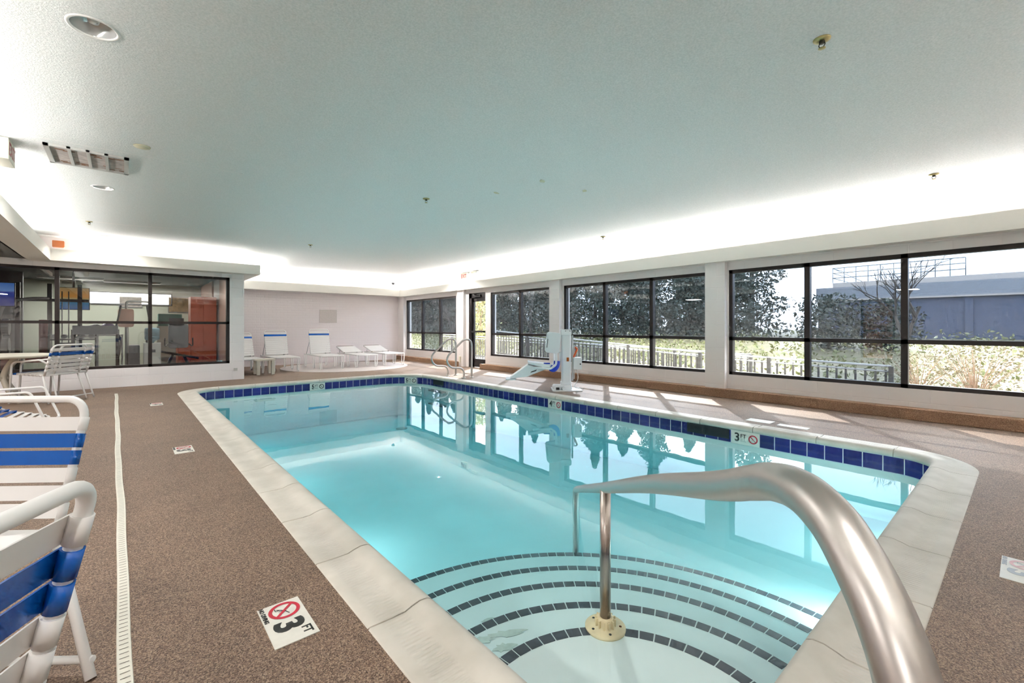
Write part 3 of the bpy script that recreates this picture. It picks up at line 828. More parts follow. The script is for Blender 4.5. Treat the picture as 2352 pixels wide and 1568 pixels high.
def dining_chair(loc, rz, label, W=.25, H=.87, lean=.30, group='strap dining chairs', straps_each=False, arms=True, seat=True, legs=None, zs=.42, up=None, pitch=.056, sw=.05, blues=(1, 2), rad=.07, nst=7):
    t = empty('dining_chair', loc, rz, label, 'chair', group)
    pts, P = back_frame(W, zs, H, lean, .24, rad=rad)
    m = MB(); m.tube(pts, .0135, 14); m.build('back_frame', 'powder_white', t)
    ztop = H - rad - .035 if up is None else up
    if straps_each:
        for k in range(nst):
            z = ztop - k * pitch
            if z < zs + .03: break
            m = MB(); strap(m, P(-W, z), P(W, z), sw, back=Vector((0, -1, lean)))
            m.build('strap', 'vinyl_blue' if k in blues else 'vinyl_white', t, label='blue strap' if k in blues else None)
    else:
        mw, mb = MB(), MB()
        for k in range(nst):
            z = ztop - k * pitch
            if z < zs + .03: break
            strap(mb if k in blues else mw, P(-W, z), P(W, z), sw, back=Vector((0, -1, lean)))
        mw.build('back_webbing', 'vinyl_white', t); mb.build('headrest_webbing', 'vinyl_blue', t, label='blue top straps')
    # seat frame
    D = .24
    if seat:
        m = MB(); m.tube(fillet([(-W, D, zs), (-W, -D, zs + .03), (W, -D, zs + .03), (W, D, zs)], .06, 6), .0125, 10); m.tube([(-W, D, zs), (W, D, zs)], .0125, 10); m.build('seat_frame', 'powder_white', t)
        mw, mb = MB(), MB()
        for k in range(8):
            y = D - .04 - k * .057; z = zs + (D - y) / (2 * D) * .03
            if y < -D + .03: break
            strap(mb if k == 7 else mw, (-W, y, z), (W, y, z), .05, r=.013, back=Vector((0, 0, 1)))
        mw.build('seat_webbing', 'vinyl_white', t)
        if mb.v: mb.build('front_strap', 'vinyl_blue', t)
    if legs is None:
        for sx in (-1, 1):
            if arms:
                m = MB(); m.tube(fillet([(sx * (W + .03), -D - .02, 0), (sx * (W + .03), -D + .02, .62), (sx * (W + .03), .20, .66), (sx * W, .285, .60)], [0, .07, .06, 0], 6), .0135, 10)
                m.build('arm', 'powder_white', t)
            else:
                m = MB(); m.tube([(sx * W, -D + .01, zs + .03), (sx * W, -D - .05, 0)], .0125, 10); m.build('leg', 'powder_white', t)
            m = MB(); m.tube([(sx * (W + .0), D - .02, zs), (sx * (W + .03), D + .10, 0)], .0125, 10); m.build('leg', 'powder_white', t)
        m = MB(); m.tube([(-W - .02, D + .08, .06), (W + .02, D + .08, .06)], .010, 8); m.build('crossbar', 'powder_white', t)
    else:
        legs(t)
    return t
def frame_of(right_top, face, W, y_top):
    """place a chair so that the rail corner on its local +x side lands at right_top; face = unit facing dir (local -Y)"""
    f = Vector((face[0], face[1])).normalized(); a = atan2(f.y, f.x) + pi / 2
    lx = Vector((cos(a), sin(a))); ly = Vector((-sin(a), cos(a)))
    return lx, ly, a
# chair nearest the camera: seen from behind, faces away to the left; its local +x end is ... the right rail
f = (-.86, .51); W1 = .25; lean1 = .26; zt = .885
lx, ly, a = frame_of(None, f, W1, 0)
ytop = .24 + (zt - .42) * lean1
o1 = Vector((-.040, 1.055)) + lx * W1 - ly * ytop
dining_chair((o1.x, o1.y, 0), a, 'white strap chair seen from behind in the bottom left corner', W=W1, H=zt, lean=lean1, straps_each=True, arms=False, up=.805, pitch=.056, blues=(1, 2), rad=.045)
# second chair: faces the camera, local +x is its left side, so the visible corner is local -x
f = (-.62, -.78); zt = .875; lean2 = .28
lx, ly, a = frame_of(None, f, .25, 0); ytop = .24 + (zt - .42) * lean2
corner = Vector((-.100, 2.36))
best = corner + lx * .25 - ly * ytop if (corner - lx).length < 9 else None
def legs2(t):
    inv = (Matrix.Translation((t.location.x, t.location.y, 0)) @ Matrix.Rotation(t.rotation_euler.z, 4, 'Z')).inverted()
    for sx in (-1, 1):
        top = Vector((sx * .25, .235, .42)); foot = inv @ Vector((-.08, 2.01, 0))
        side = -1 if foot.x < 0 else 1
        foot = Vector((foot.x * side * sx, foot.y, 0)) 
        m = MB(); m.tube([top, foot], .0155, 12); m.build('leg', 'powder_white', t)
        m = MB(); m.tube([(sx * .25, -.2, .44), (sx * .27, -.27, 0)], .0135, 10); m.build('leg', 'powder_white', t)
    k = foot.y; m = MB(); m.tube([(-abs(foot.x) + .01, k + .02, .05), (abs(foot.x) - .01, k + .02, .05)], .012, 10); m.build('crossbar', 'powder_white', t)
# which local side is the image-right one
sgn = 1 if lx.x * cos(TH) - lx.y * sin(TH) > 0 else -1
o2 = corner - lx * (.25 * sgn) - ly * ytop
dining_chair((o2.x, o2.y, 0), a, 'white strap chair with two blue straps standing second from the camera', W=.25, H=zt, lean=lean2, straps_each=True, arms=False, legs=legs2, up=.785, pitch=.0585, sw=.05, blues=(1, 2), rad=.075)
# chair at the table
dining_chair((-.90, 10.04, 0), radians(228.6), 'white strap armchair with one blue band beside the round table', W=.265, H=.875, lean=.30, blues=(1,), pitch=.062, up=.80)
# chair behind it
dining_chair((-.815, 10.15, 0), radians(228.6), 'white strap armchair nested just behind the blue banded one', W=.265, H=.875, lean=.30, blues=(1,), pitch=.062, up=.80)
# low sand chair
t = empty('sand_chair', (-1.06, 7.85, 0), radians(84), 'low white lounge chair with blue seat straps in front of the table', 'chair')
for sx in (-1, 1):
    m = MB(); m.tube(fillet([(sx * .29, .42, .02), (sx * .29, .20, .39), (sx * .29, -.28, .40), (sx * .29, -.42, .02), (sx * .20, -.42, .02)], .06, 5), .0135, 10); m.build('arm', 'powder_white', t)
m = MB(); m.tube([(-.29, .42, .02), (.29, .42, .02)], .012, 8); m.build('crossbar', 'powder_white', t)
m = MB(); m.tube(fillet([(-.25, .46, .40), (-.25, .02, .13), (-.25, -.34, .03), (.25, -.34, .03), (.25, .02, .13), (.25, .46, .40)], .05, 5), .0125, 10); m.build('seat_frame', 'powder_white', t)
mw, mb = MB(), MB()
for k in range(12):
    y = .42 - k * .064; z = .13 + (y - .02) / .44 * .27 if y > .02 else .13 + (y - .02) / .36 * .10
    strap(mb if 5 <= k <= 7 else mw, (-.25, y, z), (.25, y, z), .052, back=Vector((0, 0, 1)))
mw.build('seat_webbing', 'vinyl_white', t); mb.build('front_webbing', 'vinyl_blue', t)

# round table
tb = empty('patio_table', (-1.46, 10.27, 0), 0, 'round cream resin patio table with angled legs by the window', 'table')
m = MB(); m.lathe([(0, .68), (.55, .68), (.60, .69), (.62, .705), (.61, .722), (.58, .728), (0, .730)], 48); m.build('tabletop', 'resin_beige', tb)
for i in range(4):
    M = Matrix.Rotation(radians(45 + 90 * i), 4, 'Z'); m = MB()
    m.tube(spline([(.30, 0, .68), (.16, 0, .50), (.13, 0, .35), (.24, 0, .15), (.42, 0, .0)], 5), [.035] * 21, 8, M=M); m.build('leg', 'resin_beige', tb)
m = MB(); m.lathe([(.12, .33), (.15, .38), (.12, .43)], 20); m.build('hub', 'resin_beige', tb)

# chaise loungers along the back wall
def chaise(loc, rz, label, ang, shadowy=True):
    t = empty('chaise_lounge', loc, rz, label, 'lounger', 'white strap loungers along the back wall')
    W, zs, L = .30, .36, 1.05
    # origin below the hinge; foot towards -Y, head towards +Y
    m = MB(); m.tube(fillet([(-W, .55, zs), (-W, -L, zs), (W, -L, zs), (W, .55, zs)], .06, 5, closed=True), .0135, 8, closed=True); m.build('frame', 'powder_white', t)
    for yy in (.40, -.35, -.93):
        for sx in (-1, 1):
            m = MB(); m.tube(fillet([(sx * W, yy + .09, zs), (sx * (W - .01), yy + .06, .01), (sx * (W - .01), yy - .06, .01), (sx * W, yy - .09, zs)], .035, 4), .0125, 8); m.build('leg', 'powder_white', t)
    c_, s_ = cos(ang), sin(ang); BL = .72
    def B(x, q): return Vector((x, q * c_, zs + .02 + q * s_))
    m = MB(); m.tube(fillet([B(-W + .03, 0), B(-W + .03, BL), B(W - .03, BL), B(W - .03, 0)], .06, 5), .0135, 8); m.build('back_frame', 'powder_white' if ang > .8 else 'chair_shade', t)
    nrm = Vector((0, -s_, c_)); mw, mb = MB(), MB()
    for k in range(11):
        q = BL - .09 - k * .058
        strap(mb if k == 1 and ang > .8 else mw, B(-W + .03, q), B(W - .03, q), .052, back=nrm)
    mw.build('back_webbing', 'vinyl_white', t)
    if mb.v: mb.build('headrest_strap', 'vinyl_blue', t)
    mw = MB()
    for k in range(16): strap(mw, (-W, -.06 - k * .062, zs), (W, -.06 - k * .062, zs), .052, back=Vector((0, 0, 1)))
    mw.build('seat_webbing', 'vinyl_white', t)
    for sx in (-1, 1):
        m = MB(); m.tube([B(sx * (W - .03), .4), (sx * (W - .03), .42, zs - .02)], .008, 6); m.build('back_prop', 'gym_silver', t)
    return t
hi = radians(76)
chaise((2.32, 13.35, 0), radians(0), 'white lounger with raised back, cut off by the gym wall corner', radians(58))
chaise((3.20, 13.55, 0), radians(0), 'white lounger with raised back and blue strap, left of the two fully visible', radians(70))
chaise((4.32, 13.45, 0), radians(0), 'white lounger with raised back and blue strap, right of the two fully visible', hi)
chaise((5.25, 13.35, 0), radians(0), 'white lounger with lowered back, beside the rightmost raised one', radians(14))
chaise((6.15, 13.45, 0), radians(0), 'white lounger with lowered back nearest the right window corner', radians(14))
t = empty('side_table', (2.60, 12.25, 0), 0, 'small white plastic side table between the gym wall and the loungers', 'side table')
m = MB(); m.rbox(-.22, .22, -.22, .22, .34, .375, .04); m.build('tabletop', 'resin_beige', t)
for x, y in ((-.16, -.16), (.16, -.16), (.16, .16), (-.16, .16)):
    m = MB(); m.box(x - .035, x + .035, y - .035, y + .035, 0, .34); m.build('leg', 'resin_beige', t, bevel=.005)

# ------------------------------------------------------------------ pool lift
lf = empty('pool_lift', (6.12, 5.55, 0), -TH, 'white pool access lift with a seat and blue sling on the deck', 'pool lift')
m = MB(); m.rbox(-.26, .27, -.22, .24, 0, .02, .03); m.build('base_plate', 'lift_white', lf)
m = MB(); m.rbox(-.20, .10, -.09, .09, .02, .10, .02); m.rbox(-.10, .09, -.08, .08, .10, .16, .02); m.build('base_mount', 'lift_white', lf, bevel=.006)
m = MB(); m.tube([(-.20, -.17, .05), (-.20, .17, .05)], .042, 16); m.tube([(-.06, -.17, .05), (-.06, .17, .05)], .03, 16); m.build('wheel_hub', 'lift_white', lf)
m = MB(); m.rbox(-.20, -.14, -.19, -.174, .03, .07, .01); m.build('anchor_slot', 'lift_dark', lf)
m = MB(); m.rbox(-.085, .085, -.075, .075, .16, 1.07, .03); m.build('mast', 'lift_white', lf)
m = MB(); m.rbox(-.10, .09, -.085, .085, 1.00, 1.11, .025, axis='y'); m.build('mast_head', 'lift_white', lf, bevel=.004)
for x in (-.02, .06):
    m = MB(); m.lathe([(.008, 0), (.008, .006)], 10, Matrix.Translation((x, -.085, 1.08)) @ Matrix.Rotation(pi / 2, 4, 'X'), False); m.build('bolt', 'lift_dark', lf)
m = MB(); m.tube([(.115, .0, .17), (.115, 0, 1.0)], .016, 10); m.tube([(.15, .03, .2), (.15, .03, .8)], .009, 8); m.build('actuator', 'fence_white', lf)
m = MB(); m.rbox(.13, .28, -.07, .07, .38, .60, .02, axis='y'); m.build('battery_box', 'lift_white', lf, bevel=.006)
m = MB(); m.lathe([(.012, 0), (.012, .01)], 10, Matrix.Translation((.25, -.07, .48)) @ Matrix.Rotation(pi / 2, 4, 'X'), False); m.build('switch', 'lift_dark', lf)
m = MB(); m.tube(spline([(.14, 0, .6), (.17, -.02, .68), (.20, 0, .75), (.17, .02, .78)], 5), .018, 8); m.build('hand_control', 'gym_orange', lf)
m = MB(); m.tube(spline([(.2, 0, .38), (.22, .02, .2), (.16, .05, .06), (.25, .08, .025), (.33, .02, .025)], 6), .007, 6); m.build('power_cable', 'fence_white', lf)
# arm and chair
m = MB(); m.rbox(-.30, -.08, -.03, .03, .93, 1.0, .02, axis='y'); m.build('lift_arm', 'lift_white', lf, bevel=.004)
m = MB(); Mb = Matrix.Translation((-.235, -.02, .865)) @ Matrix.Rotation(radians(6), 4, 'Y')
m.rbox(-.135, .125, -.045, .045, -.19, .19, .05, Mb, 6, 'y'); m.build('seat_back', 'lift_white', lf, bevel=.012)
m = MB(); m.rbox(-.115, -.105, -.055, -.044, -.10, .06, .003, Mb, 3, 'y'); m.build('grip_slot', 'lift_dark', lf)
for dy in (-.20, .20):
    m = MB(); m.tube(fillet([(-.20, dy, .70), (-.20, dy, .48), (-.30, dy, .41), (-.62, dy, .43)], [0, .08, .05, 0], 6), .020, 12); m.build('seat_tube', 'lift_white', lf)
m = MB(); m.tube(fillet([(-.11, -.02, .70), (-.11, -.02, .50), (-.24, -.02, .42)], [0, .08, 0], 6), .018, 12); m.build('seat_tube', 'lift_white', lf)
m = MB(); m.tube(spline([(-.30, -.14, .42), (-.24, -.15, .40), (-.19, -.14, .46), (-.18, -.13, .54)], 5), .058, 12); m.tube([(-.42, -.18, .50), (-.31, -.18, .50)], .012, 8); m.build('seat_belt', 'lift_blue', lf)
m = MB(); m.prism([(-.32, .40), (-.70, .50), (-.70, .53), (-.30, .48)], -.20, .20, Matrix(((1, 0, 0, 0), (0, 0, 1, 0), (0, 1, 0, 0), (0, 0, 0, 1)))); m.build('seat', 'lift_white', lf, bevel=.008)
m = MB(); m.prism([(-.40, .385), (-.70, .475), (-1.02, .245), (-1.02, .225), (-.72, .26)], -.15, .15, Matrix(((1, 0, 0, 0), (0, 0, 1, 0), (0, 1, 0, 0), (0, 0, 0, 1)))); m.build('leg_rest', 'lift_white', lf, bevel=.006)
m = MB(); m.prism([(-.56, .36), (-.66, .33), (-.64, .355), (-.54, .39)], -.153, -.148, Matrix(((1, 0, 0, 0), (0, 0, 1, 0), (0, 1, 0, 0), (0, 0, 0, 1)))); m.build('vent_slot', 'lift_dark', lf)
m = MB(); m.rbox(-1.10, -.92, -.17, .17, .20, .222, .02); m.build('footrest', 'lift_white', lf)
m = MB(); m.rbox(.0, .045, -.0775, -.075, .53, .60, .004, None, 2, 'y'); m.build('warning_sticker', 'strobe_orange', lf)

# ------------------------------------------------------------------ ceiling fittings
ZC = 2.75
def downlight(x, y, r, label):
    t = empty('downlight', (x, y, ZC), 0, label, 'ceiling light', 'recessed ceiling lights')
    m = MB(); m.lathe([(r - .006, .02), (r - .004, -.002), (r + .004, -.006), (r + .012, -.004), (r + .014, .0)], 32, caps=False); m.build('trim_ring', 'lamp_rim', t)
    m = MB(); m.lathe([(r - .004, .0), (r * .86, .04), (r * .62, .08), (.001, .10)], 32, caps=False); m.build('reflector', 'lamp_reflector', t)
    m = MB(); m.lathe([(.001, .02), (r * .22, .026), (r * .3, .05), (r * .2, .08)], 16); m.build('bulb', 'lamp_rim', t)
    return t
for x, y, r, lb in ((-.12, 3.28, .098, 'large round recessed light in the ceiling, nearest the camera'), (-.176, 6.96, .09, 'round recessed light behind the rusty ceiling grille'), (-.22, 10.65, .07, 'small recessed light above the gym window soffit'), (6.6, 10.7, .08, 'small recessed light near the far right ceiling, above the ladder')):
    downlight(x, y, r, lb)
for i, (x, y, lb) in enumerate(((2.935, .755, 'brass ceiling sprinkler nearest the camera, top right of the photo'), (6.413, .654, 'ceiling sprinkler nearest the right wall windows'), (2.852, 4.921, 'dark ceiling sprinkler above the middle of the pool'), (2.75, 9.156, 'ceiling sprinkler above the far end of the pool'), (6.405, 4.933, 'ceiling sprinkler above the pool lift'), (-.388, 9.312, 'ceiling sprinkler on the cracked paint above the gym window'))):
    t = empty('sprinkler', (x, y, ZC), rnd.uniform(0, 3), lb, 'sprinkler', 'ceiling sprinklers')
    m = MB(); m.lathe([(.043, 0), (.041, -.006), (.024, -.012), (.014, -.012)], 24); m.build('escutcheon', 'sprinkler_brass', t)
    m = MB(); m.lathe([(.014, -.010), (.014, -.024), (.007, -.026)], 12); m.tube([(.013, 0, -.02), (.016, 0, -.034), (.004, 0, -.050)], .0025, 6); m.tube([(-.013, 0, -.02), (-.016, 0, -.034), (-.004, 0, -.050)], .0025, 6); m.build('body', 'sprinkler_dark', t)
    m = MB(); m.lathe([(.018, -.050), (.018, -.052), (.004, -.054)], 14); m.build('deflector', 'sprinkler_brass', t)
# vent grille
t = empty('ceiling_grille', (-.243, 5.865, ZC), 0, 'square metal ceiling grille with peeling rusty mesh', 'vent')
m = MB(); w = .285
m.box(-w, w, -w, -w + .03, -.02, 0); m.box(-w, w, w - .03, w, -.02, 0); m.box(-w, -w + .035, -w, w, -.02, 0); m.box(w - .035, w, -w, w, -.02, 0)
for k in (-.125, 0, .125): m.box(k - .012, k + .012, -w, w, -.018, 0)
m.build('frame', 'vent_metal', t)
m = MB(); m.box(-w + .02, w - .02, -w + .02, w - .02, -.006, -.001); m.build('mesh_panel', 'vent_mesh', t)
m = MB()
for k in range(26):
    x = rnd.choice([-.19, -.06, .06, .19]) + rnd.uniform(-.05, .05); y = rnd.choice([-1, 1]) * rnd.uniform(.12, .24); a_ = rnd.uniform(.01, .035); b_ = rnd.uniform(.004, .012)
    m.box(x - a_, x + a_, y - b_, y + b_, -.0085, -.0065)
m.build('rust_patch', 'vent_rust', t)
def disc(name, x, y, rx, ry, mat, label, a=0):
    m = MB(); N = 14; P = [(rx * (1 + .25 * rnd.uniform(-1, 1)) * cos(2 * pi * i / N), ry * (1 + .25 * rnd.uniform(-1, 1)) * sin(2 * pi * i / N)) for i in range(N)]
    m.prism(P, -.002, 0, Matrix.Rotation(a, 4, 'Z')); o = m.build(name, mat); o.location = (x, y, ZC); return tag(o, label, 'ceiling patch', 'repair patches on the ceiling')
m = MB(); m.lathe([(.062, 0), (.058, -.008), (0, -.010)], 24); o = m.build('cover_plate', 'patch_cream'); o.location = (.126, 5.15, ZC); tag(o, 'round cream cover plate on the ceiling beside the rusty grille', 'cover plate')
disc('plaster_patch', 3.84, 5.53, .05, .04, 'patch_white', 'white dab on the ceiling, left of the paired cream dabs')
disc('plaster_patch', 3.755, 4.19, .03, .022, 'patch_white', 'small bright dab on the ceiling between the cream marks')
disc('plaster_patch', 3.47, 3.50, .05, .03, 'patch_cream', 'cream mark on the ceiling above the middle of the pool, nearest the camera', .6)
disc('plaster_patch', 4.09, 3.42, .045, .025, 'patch_cream', 'cream mark on the ceiling, rightmost of the group', .8)
disc('plaster_patch', 3.36, 4.165, .05, .022, 'patch_cream', 'cream mark on the ceiling right of the dark sprinkler', .2)
disc('plaster_patch', .927, 5.39, .02, .018, 'patch_white', 'white blob at the end of the long ceiling seam')
m = MB(); m.add([(-.95, 5.50, ZC - .002), (-.95, 5.475, ZC - .002), (.95, 5.375, ZC - .002), (.95, 5.39, ZC - .002)], [(0, 1, 2, 3)]); struct('trim_9', m, 'patch_white')
m = MB(); pts = [(-.90, 9.0), (-.363, 9.26), (.05, 9.25), (.40, 9.13), (.793, 9.0)]
for i in range(4): m.add([(*pts[i], ZC - .002), (pts[i][0], pts[i][1] + .05, ZC - .004), (pts[i + 1][0], pts[i + 1][1] + .05, ZC - .004), (*pts[i + 1], ZC - .002)], [(3, 2, 1, 0)])
struct('trim_10', m, 'patch_white')

# exit signs
def exit_sign(M, label, w=.30, h=.187, t=.05):
    e_ = empty('exit_sign', M.translation, 0, label, 'exit sign'); e_.rotation_euler = M.to_euler()
    m = MB(); m.rbox(-w / 2, w / 2, 0, t, -h / 2, h / 2, .008, None, 3, 'y'); m.build('housing', 'sign_cream', e_)
    m = MB(); m.box(-w / 2 + .012, w / 2 - .012, -.002, 0, -h / 2 + .012, h / 2 - .012); m.build('face', 'sign_cream', e_)
    text_mesh('lettering', 'EXIT', .15, 'sign_red', e_, Matrix.Translation((0, -.003, 0)) @ Matrix.Rotation(pi / 2, 4, 'X'), bold=.004, squash=.9)
    return e_
exit_sign(Matrix.Translation((-.73, 5.78, 2.655)) @ Matrix.Rotation(pi / 2, 4, 'Z'), 'exit sign box hanging from the ceiling at the left edge', t=.09)
exit_sign(Matrix.Translation((7.50, 10.80, 2.63)) @ Matrix.Rotation(-pi / 2, 4, 'Z'), 'small red exit sign on the right wall above the door', t=.05)
t = empty('emergency_light', (7.53, 10.25, 2.70), -pi / 2, 'twin headed emergency light above the door beside the exit sign', 'emergency light')
m = MB(); m.rbox(-.14, .14, -.05, .02, -.03, .03, .01, None, 3, 'y'); m.build('body', 'sign_cream', t)
for sx in (-1, 1):
    m = MB(); m.lathe([(.02, 0), (.045, .03), (.05, .07), (.0, .072)], 16, Matrix.Translation((sx * .19, -.03, -.01)) @ Matrix.Rotation(radians(110), 4, 'X')); m.build('lamp_head', 'vent_metal', t)
m = MB(); m.rbox(-.075, .075, -.04, .04, 0, .115, .01, None, 3, 'y'); o = m.build('alarm_strobe', 'strobe_orange'); o.location = (-.86, 11.18, 2.55); tag(o, 'small orange box on the soffit corner above the gym window', 'alarm')
m = MB(); m.lathe([(.06, 0), (.06, -.02), (.045, -.05), (.0, -.07)], 16); o = m.build('security_camera', 'gym_black'); o.location = (7.0, 14.3, ZC - .08); tag(o, 'small dark dome camera at the far ceiling corner', 'camera')
m = MB(); m.box(-.27, .27, -.01, 0, -.21, .21); o = m.build('wall_panel', 'tub_fill'); o.location = (5.01, 14.85, 1.50); tag(o, 'faint grey square panel on the white back brick wall', 'wall panel')
m = MB(); m.box(-.035, .035, -.01, 0, -.03, .03); o = m.build('wall_outlet', 'vent_metal'); o.location = (1.866, 11.43, .222); tag(o, 'small grey outlet low on the wall below the gym window corner', 'outlet')
m = MB(); m.box(-.04, 0, -.04, .04, -.09, .09); o = m.build('outlet_box', 'sign_cream', bevel=.004); o.location = (7.45, 10.9, .22); tag(o, 'small cream outlet box at the foot of the column by the door', 'outlet')

# ------------------------------------------------------------------ gym behind the inner window
m = MB(); m.box(-6, 1.9, 11.6, 17.2, -.05, .0); struct('floor_gym', m, 'gym_floor')
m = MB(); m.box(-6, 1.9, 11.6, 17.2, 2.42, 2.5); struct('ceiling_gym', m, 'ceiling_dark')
m = MB(); m.box(-6, 2.03, 17.2, 17.35, 0, 2.5); struct('wall_gym_back', m, 'gym_wall')
m = MB(); m.box(-6, -1.75, 15.2, 15.3, 0, 2.42); struct('wall_gym_left', m, 'gym_grey')
m = MB(); m.box(1.86, 1.9, 11.6, 13.6, 0, 2.42); m.box(1.86, 2.03, 14.85, 17.2, 0, 2.5); struct('wall_gym_right', m, 'gym_pink')
t = empty('locker_cabinet', (1.50, 14.3, 0), 0, 'tall orange brown wood cabinet at the right end of the gym', 'cabinet')
m = MB(); m.box(-.20, .36, -.25, .25, 0, 1.93); m.build('body', 'gym_orange', t, bevel=.004)
m = MB(); m.box(-.19, .07, -.262, -.25, .04, 1.90); m.build('door', 'gym_orange', t); m = MB(); m.box(.08, .35, -.262, -.25, .04, 1.90); m.build('door', 'gym_orange', t)
t = empty('low_cabinet', (1.15, 14.2, 0), 0, 'low orange brown cabinet beside the tall gym cabinet', 'cabinet')
m = MB(); m.box(-.12, .14, -.25, .25, 0, .78); m.build('body', 'gym_orange', t, bevel=.004); m = MB(); m.box(-.11, .13, -.262, -.25, .04, .74); m.build('door', 'gym_orange', t)
glow = empty('window_7', (-.05, 17.17, 1.98), 0, kind='structure')
m = MB(); m.box(-1.15, 1.15, 0, .03, -.15, .15); m.build('glass_pane', 'glow_white', glow)  # emissive panel added as a bright band
m = MB(); m.box(-1.18, 1.18, -.02, .03, -.18, -.15); m.box(-1.18, 1.18, -.02, .03, .15, .18); m.box(-1.18, -1.15, -.02, .03, -.18, .18); m.box(1.15, 1.18, -.02, .03, -.18, .18); m.build('frame', 'gym_grey', glow)
# tvs
def tv(x0, x1, y, z0, z1, mat, label):
    t = empty('television', ((x0 + x1) / 2, y, (z0 + z1) / 2), 0, label, 'television')
    w, h = (x1 - x0) / 2, (z1 - z0) / 2; m = MB(); m.box(-w, w, 0, .05, -h, h); m.build('body', 'gym_black', t, bevel=.004)
    m = MB(); m.box(-w + .012, w - .012, -.003, 0, -h + .012, h - .012); m.build('screen', mat, t)
    m = MB(); m.tube([(0, .04, h), (0, .04, 2.42 - (z0 + z1) / 2)], .02, 8); m.build('ceiling_mount', 'gym_black', t); return t
tv(-2.45, -1.56, 12.7, 1.54, 2.0, 'screen_blue', 'television with a dark blue screen at the left of the gym window')
tv(-1.06, -.55, 13.4, 1.52, 2.0, 'screen_colour', 'television with an orange and blue picture behind the gym window')
# posters
for x0, x1, z0, z1, mt, lb in ((-.10, .43, 1.72, 2.05, 'print_grey', 'grey framed poster on the back wall of the gym'), (1.03, 1.60, 1.60, 2.08, 'print_brown', 'brown landscape poster beside the orange cabinet')):
    t = empty('poster', ((x0 + x1) / 2, 17.19, (z0 + z1) / 2), 0, lb, 'poster'); w, h = (x1 - x0) / 2, (z1 - z0) / 2
    m = MB(); m.box(-w, w, -.02, 0, -h, h); m.build('frame', 'gym_grey', t); m = MB(); m.box(-w + .02, w - .02, -.023, -.02, -h + .02, h - .02); m.build('print', mt, t)
# water cooler
t = empty('water_cooler', (.485, 12.75, 0), 0, 'white water cooler with blue bottle seen through the gym window', 'water cooler')
m = MB(); m.rbox(-.15, .15, -.15, .15, .32, .80, .03); m.build('body', 'cooler_white', t); 
for x, y in ((-.13, -.13), (.13, -.13), (.13, .13), (-.13, .13)): m = MB(); m.box(x - .018, x + .018, y - .018, y + .018, 0, .34); m.build('leg', 'cooler_white', t)
m = MB(); m.lathe([(.03, .80), (.05, .84), (.13, .88), (.135, .94), (.128, .95), (.135, .96), (.135, 1.10), (.12, 1.13), (0, 1.14)], 24); m.build('bottle', 'cooler_blue', t)
m = MB(); m.box(-.05, .05, -.17, -.15, .60, .66); m.build('tap', 'gym_grey', t)
# elliptical trainer
t = empty('elliptical_trainer', (.18, 13.1, 0), 0, 'grey elliptical trainer with tall console behind the gym window', 'exercise machine')
m = MB(); m.box(-.30, .30, -.35, .35, .02, .08); m.box(-.10, .10, -.15, .25, .08, .75); m.build('drive_housing', 'gym_grey', t, bevel=.02)
m = MB(); m.tube([(-.10, -.05, .3), (-.12, -.1, 1.25)], .025, 8); m.build('mast', 'fence_white', t)
m = MB(); m.rbox(-.27, .0, -.13, -.08, 1.15, 1.55, .05, None, 4, 'y'); m.build('console', 'gym_pink', t)
for sx in (-1, 1):
    m = MB(); m.tube(spline([(sx * .28, .1, .35), (sx * .22, -.05, .85), (sx * .30, -.1, 1.1), (sx * .25, -.2, 1.4), (sx * .22, -.2, 1.62)], 5), .018, 8); m.build('handle', 'gym_black', t)
    m = MB(); m.tube([(sx * .25, .4, .2), (sx * .25, -.5, .3)], .03, 8); m.box(sx * .25 - .07, sx * .25 + .07, -.5, -.2, .30, .34); m.build('pedal', 'gym_black', t)
# pull-up frame
t = empty('power_tower', (.05, 13.0, 0), 0, 'white tube power tower frame behind the gym window', 'exercise machine')
m = MB(); m.tube(fillet([(-.0, 0, .02), (-.0, 0, 1.72), (.40, 0, 1.72), (.40, 0, 1.1)], .06, 5), .022, 8); m.tube([(-.3, 0, .03), (.4, 0, .03)], .022, 8); m.build('frame', 'fence_white', t)
# treadmill / recumbent bike at right
t = empty('exercise_bike', (.98, 13.1, 0), 0, 'dark grey exercise bike backrest in front of the orange cabinet', 'exercise machine')
m = MB(); m.rbox(-.19, .19, -.05, .05, .66, 1.22, .06, None, 5, 'y'); m.build('backrest', 'gym_grey', t, bevel=.01)
m = MB(); m.tube([(-.45, 0, .62), (.40, .1, .40)], .025, 8); m.tube([(-.3, .1, .02), (-.1, .1, .5)], .03, 8); m.tube([(.3, .1, .02), (.1, .1, .5)], .03, 8); m.box(-.4, .4, 0, .3, .0, .04); m.build('frame', 'gym_black', t)
for sx in (-1, 1): m = MB(); m.tube(spline([(sx * .2, 0, .75), (sx * .26, -.12, .72), (sx * .26, -.14, .9)], 5), .014, 8); m.build('handle', 'gym_black', t)
m = MB(); m.box(-.18, .10, -.06, -.03, 1.20, 1.36); m.build('console', 'gym_black', t)
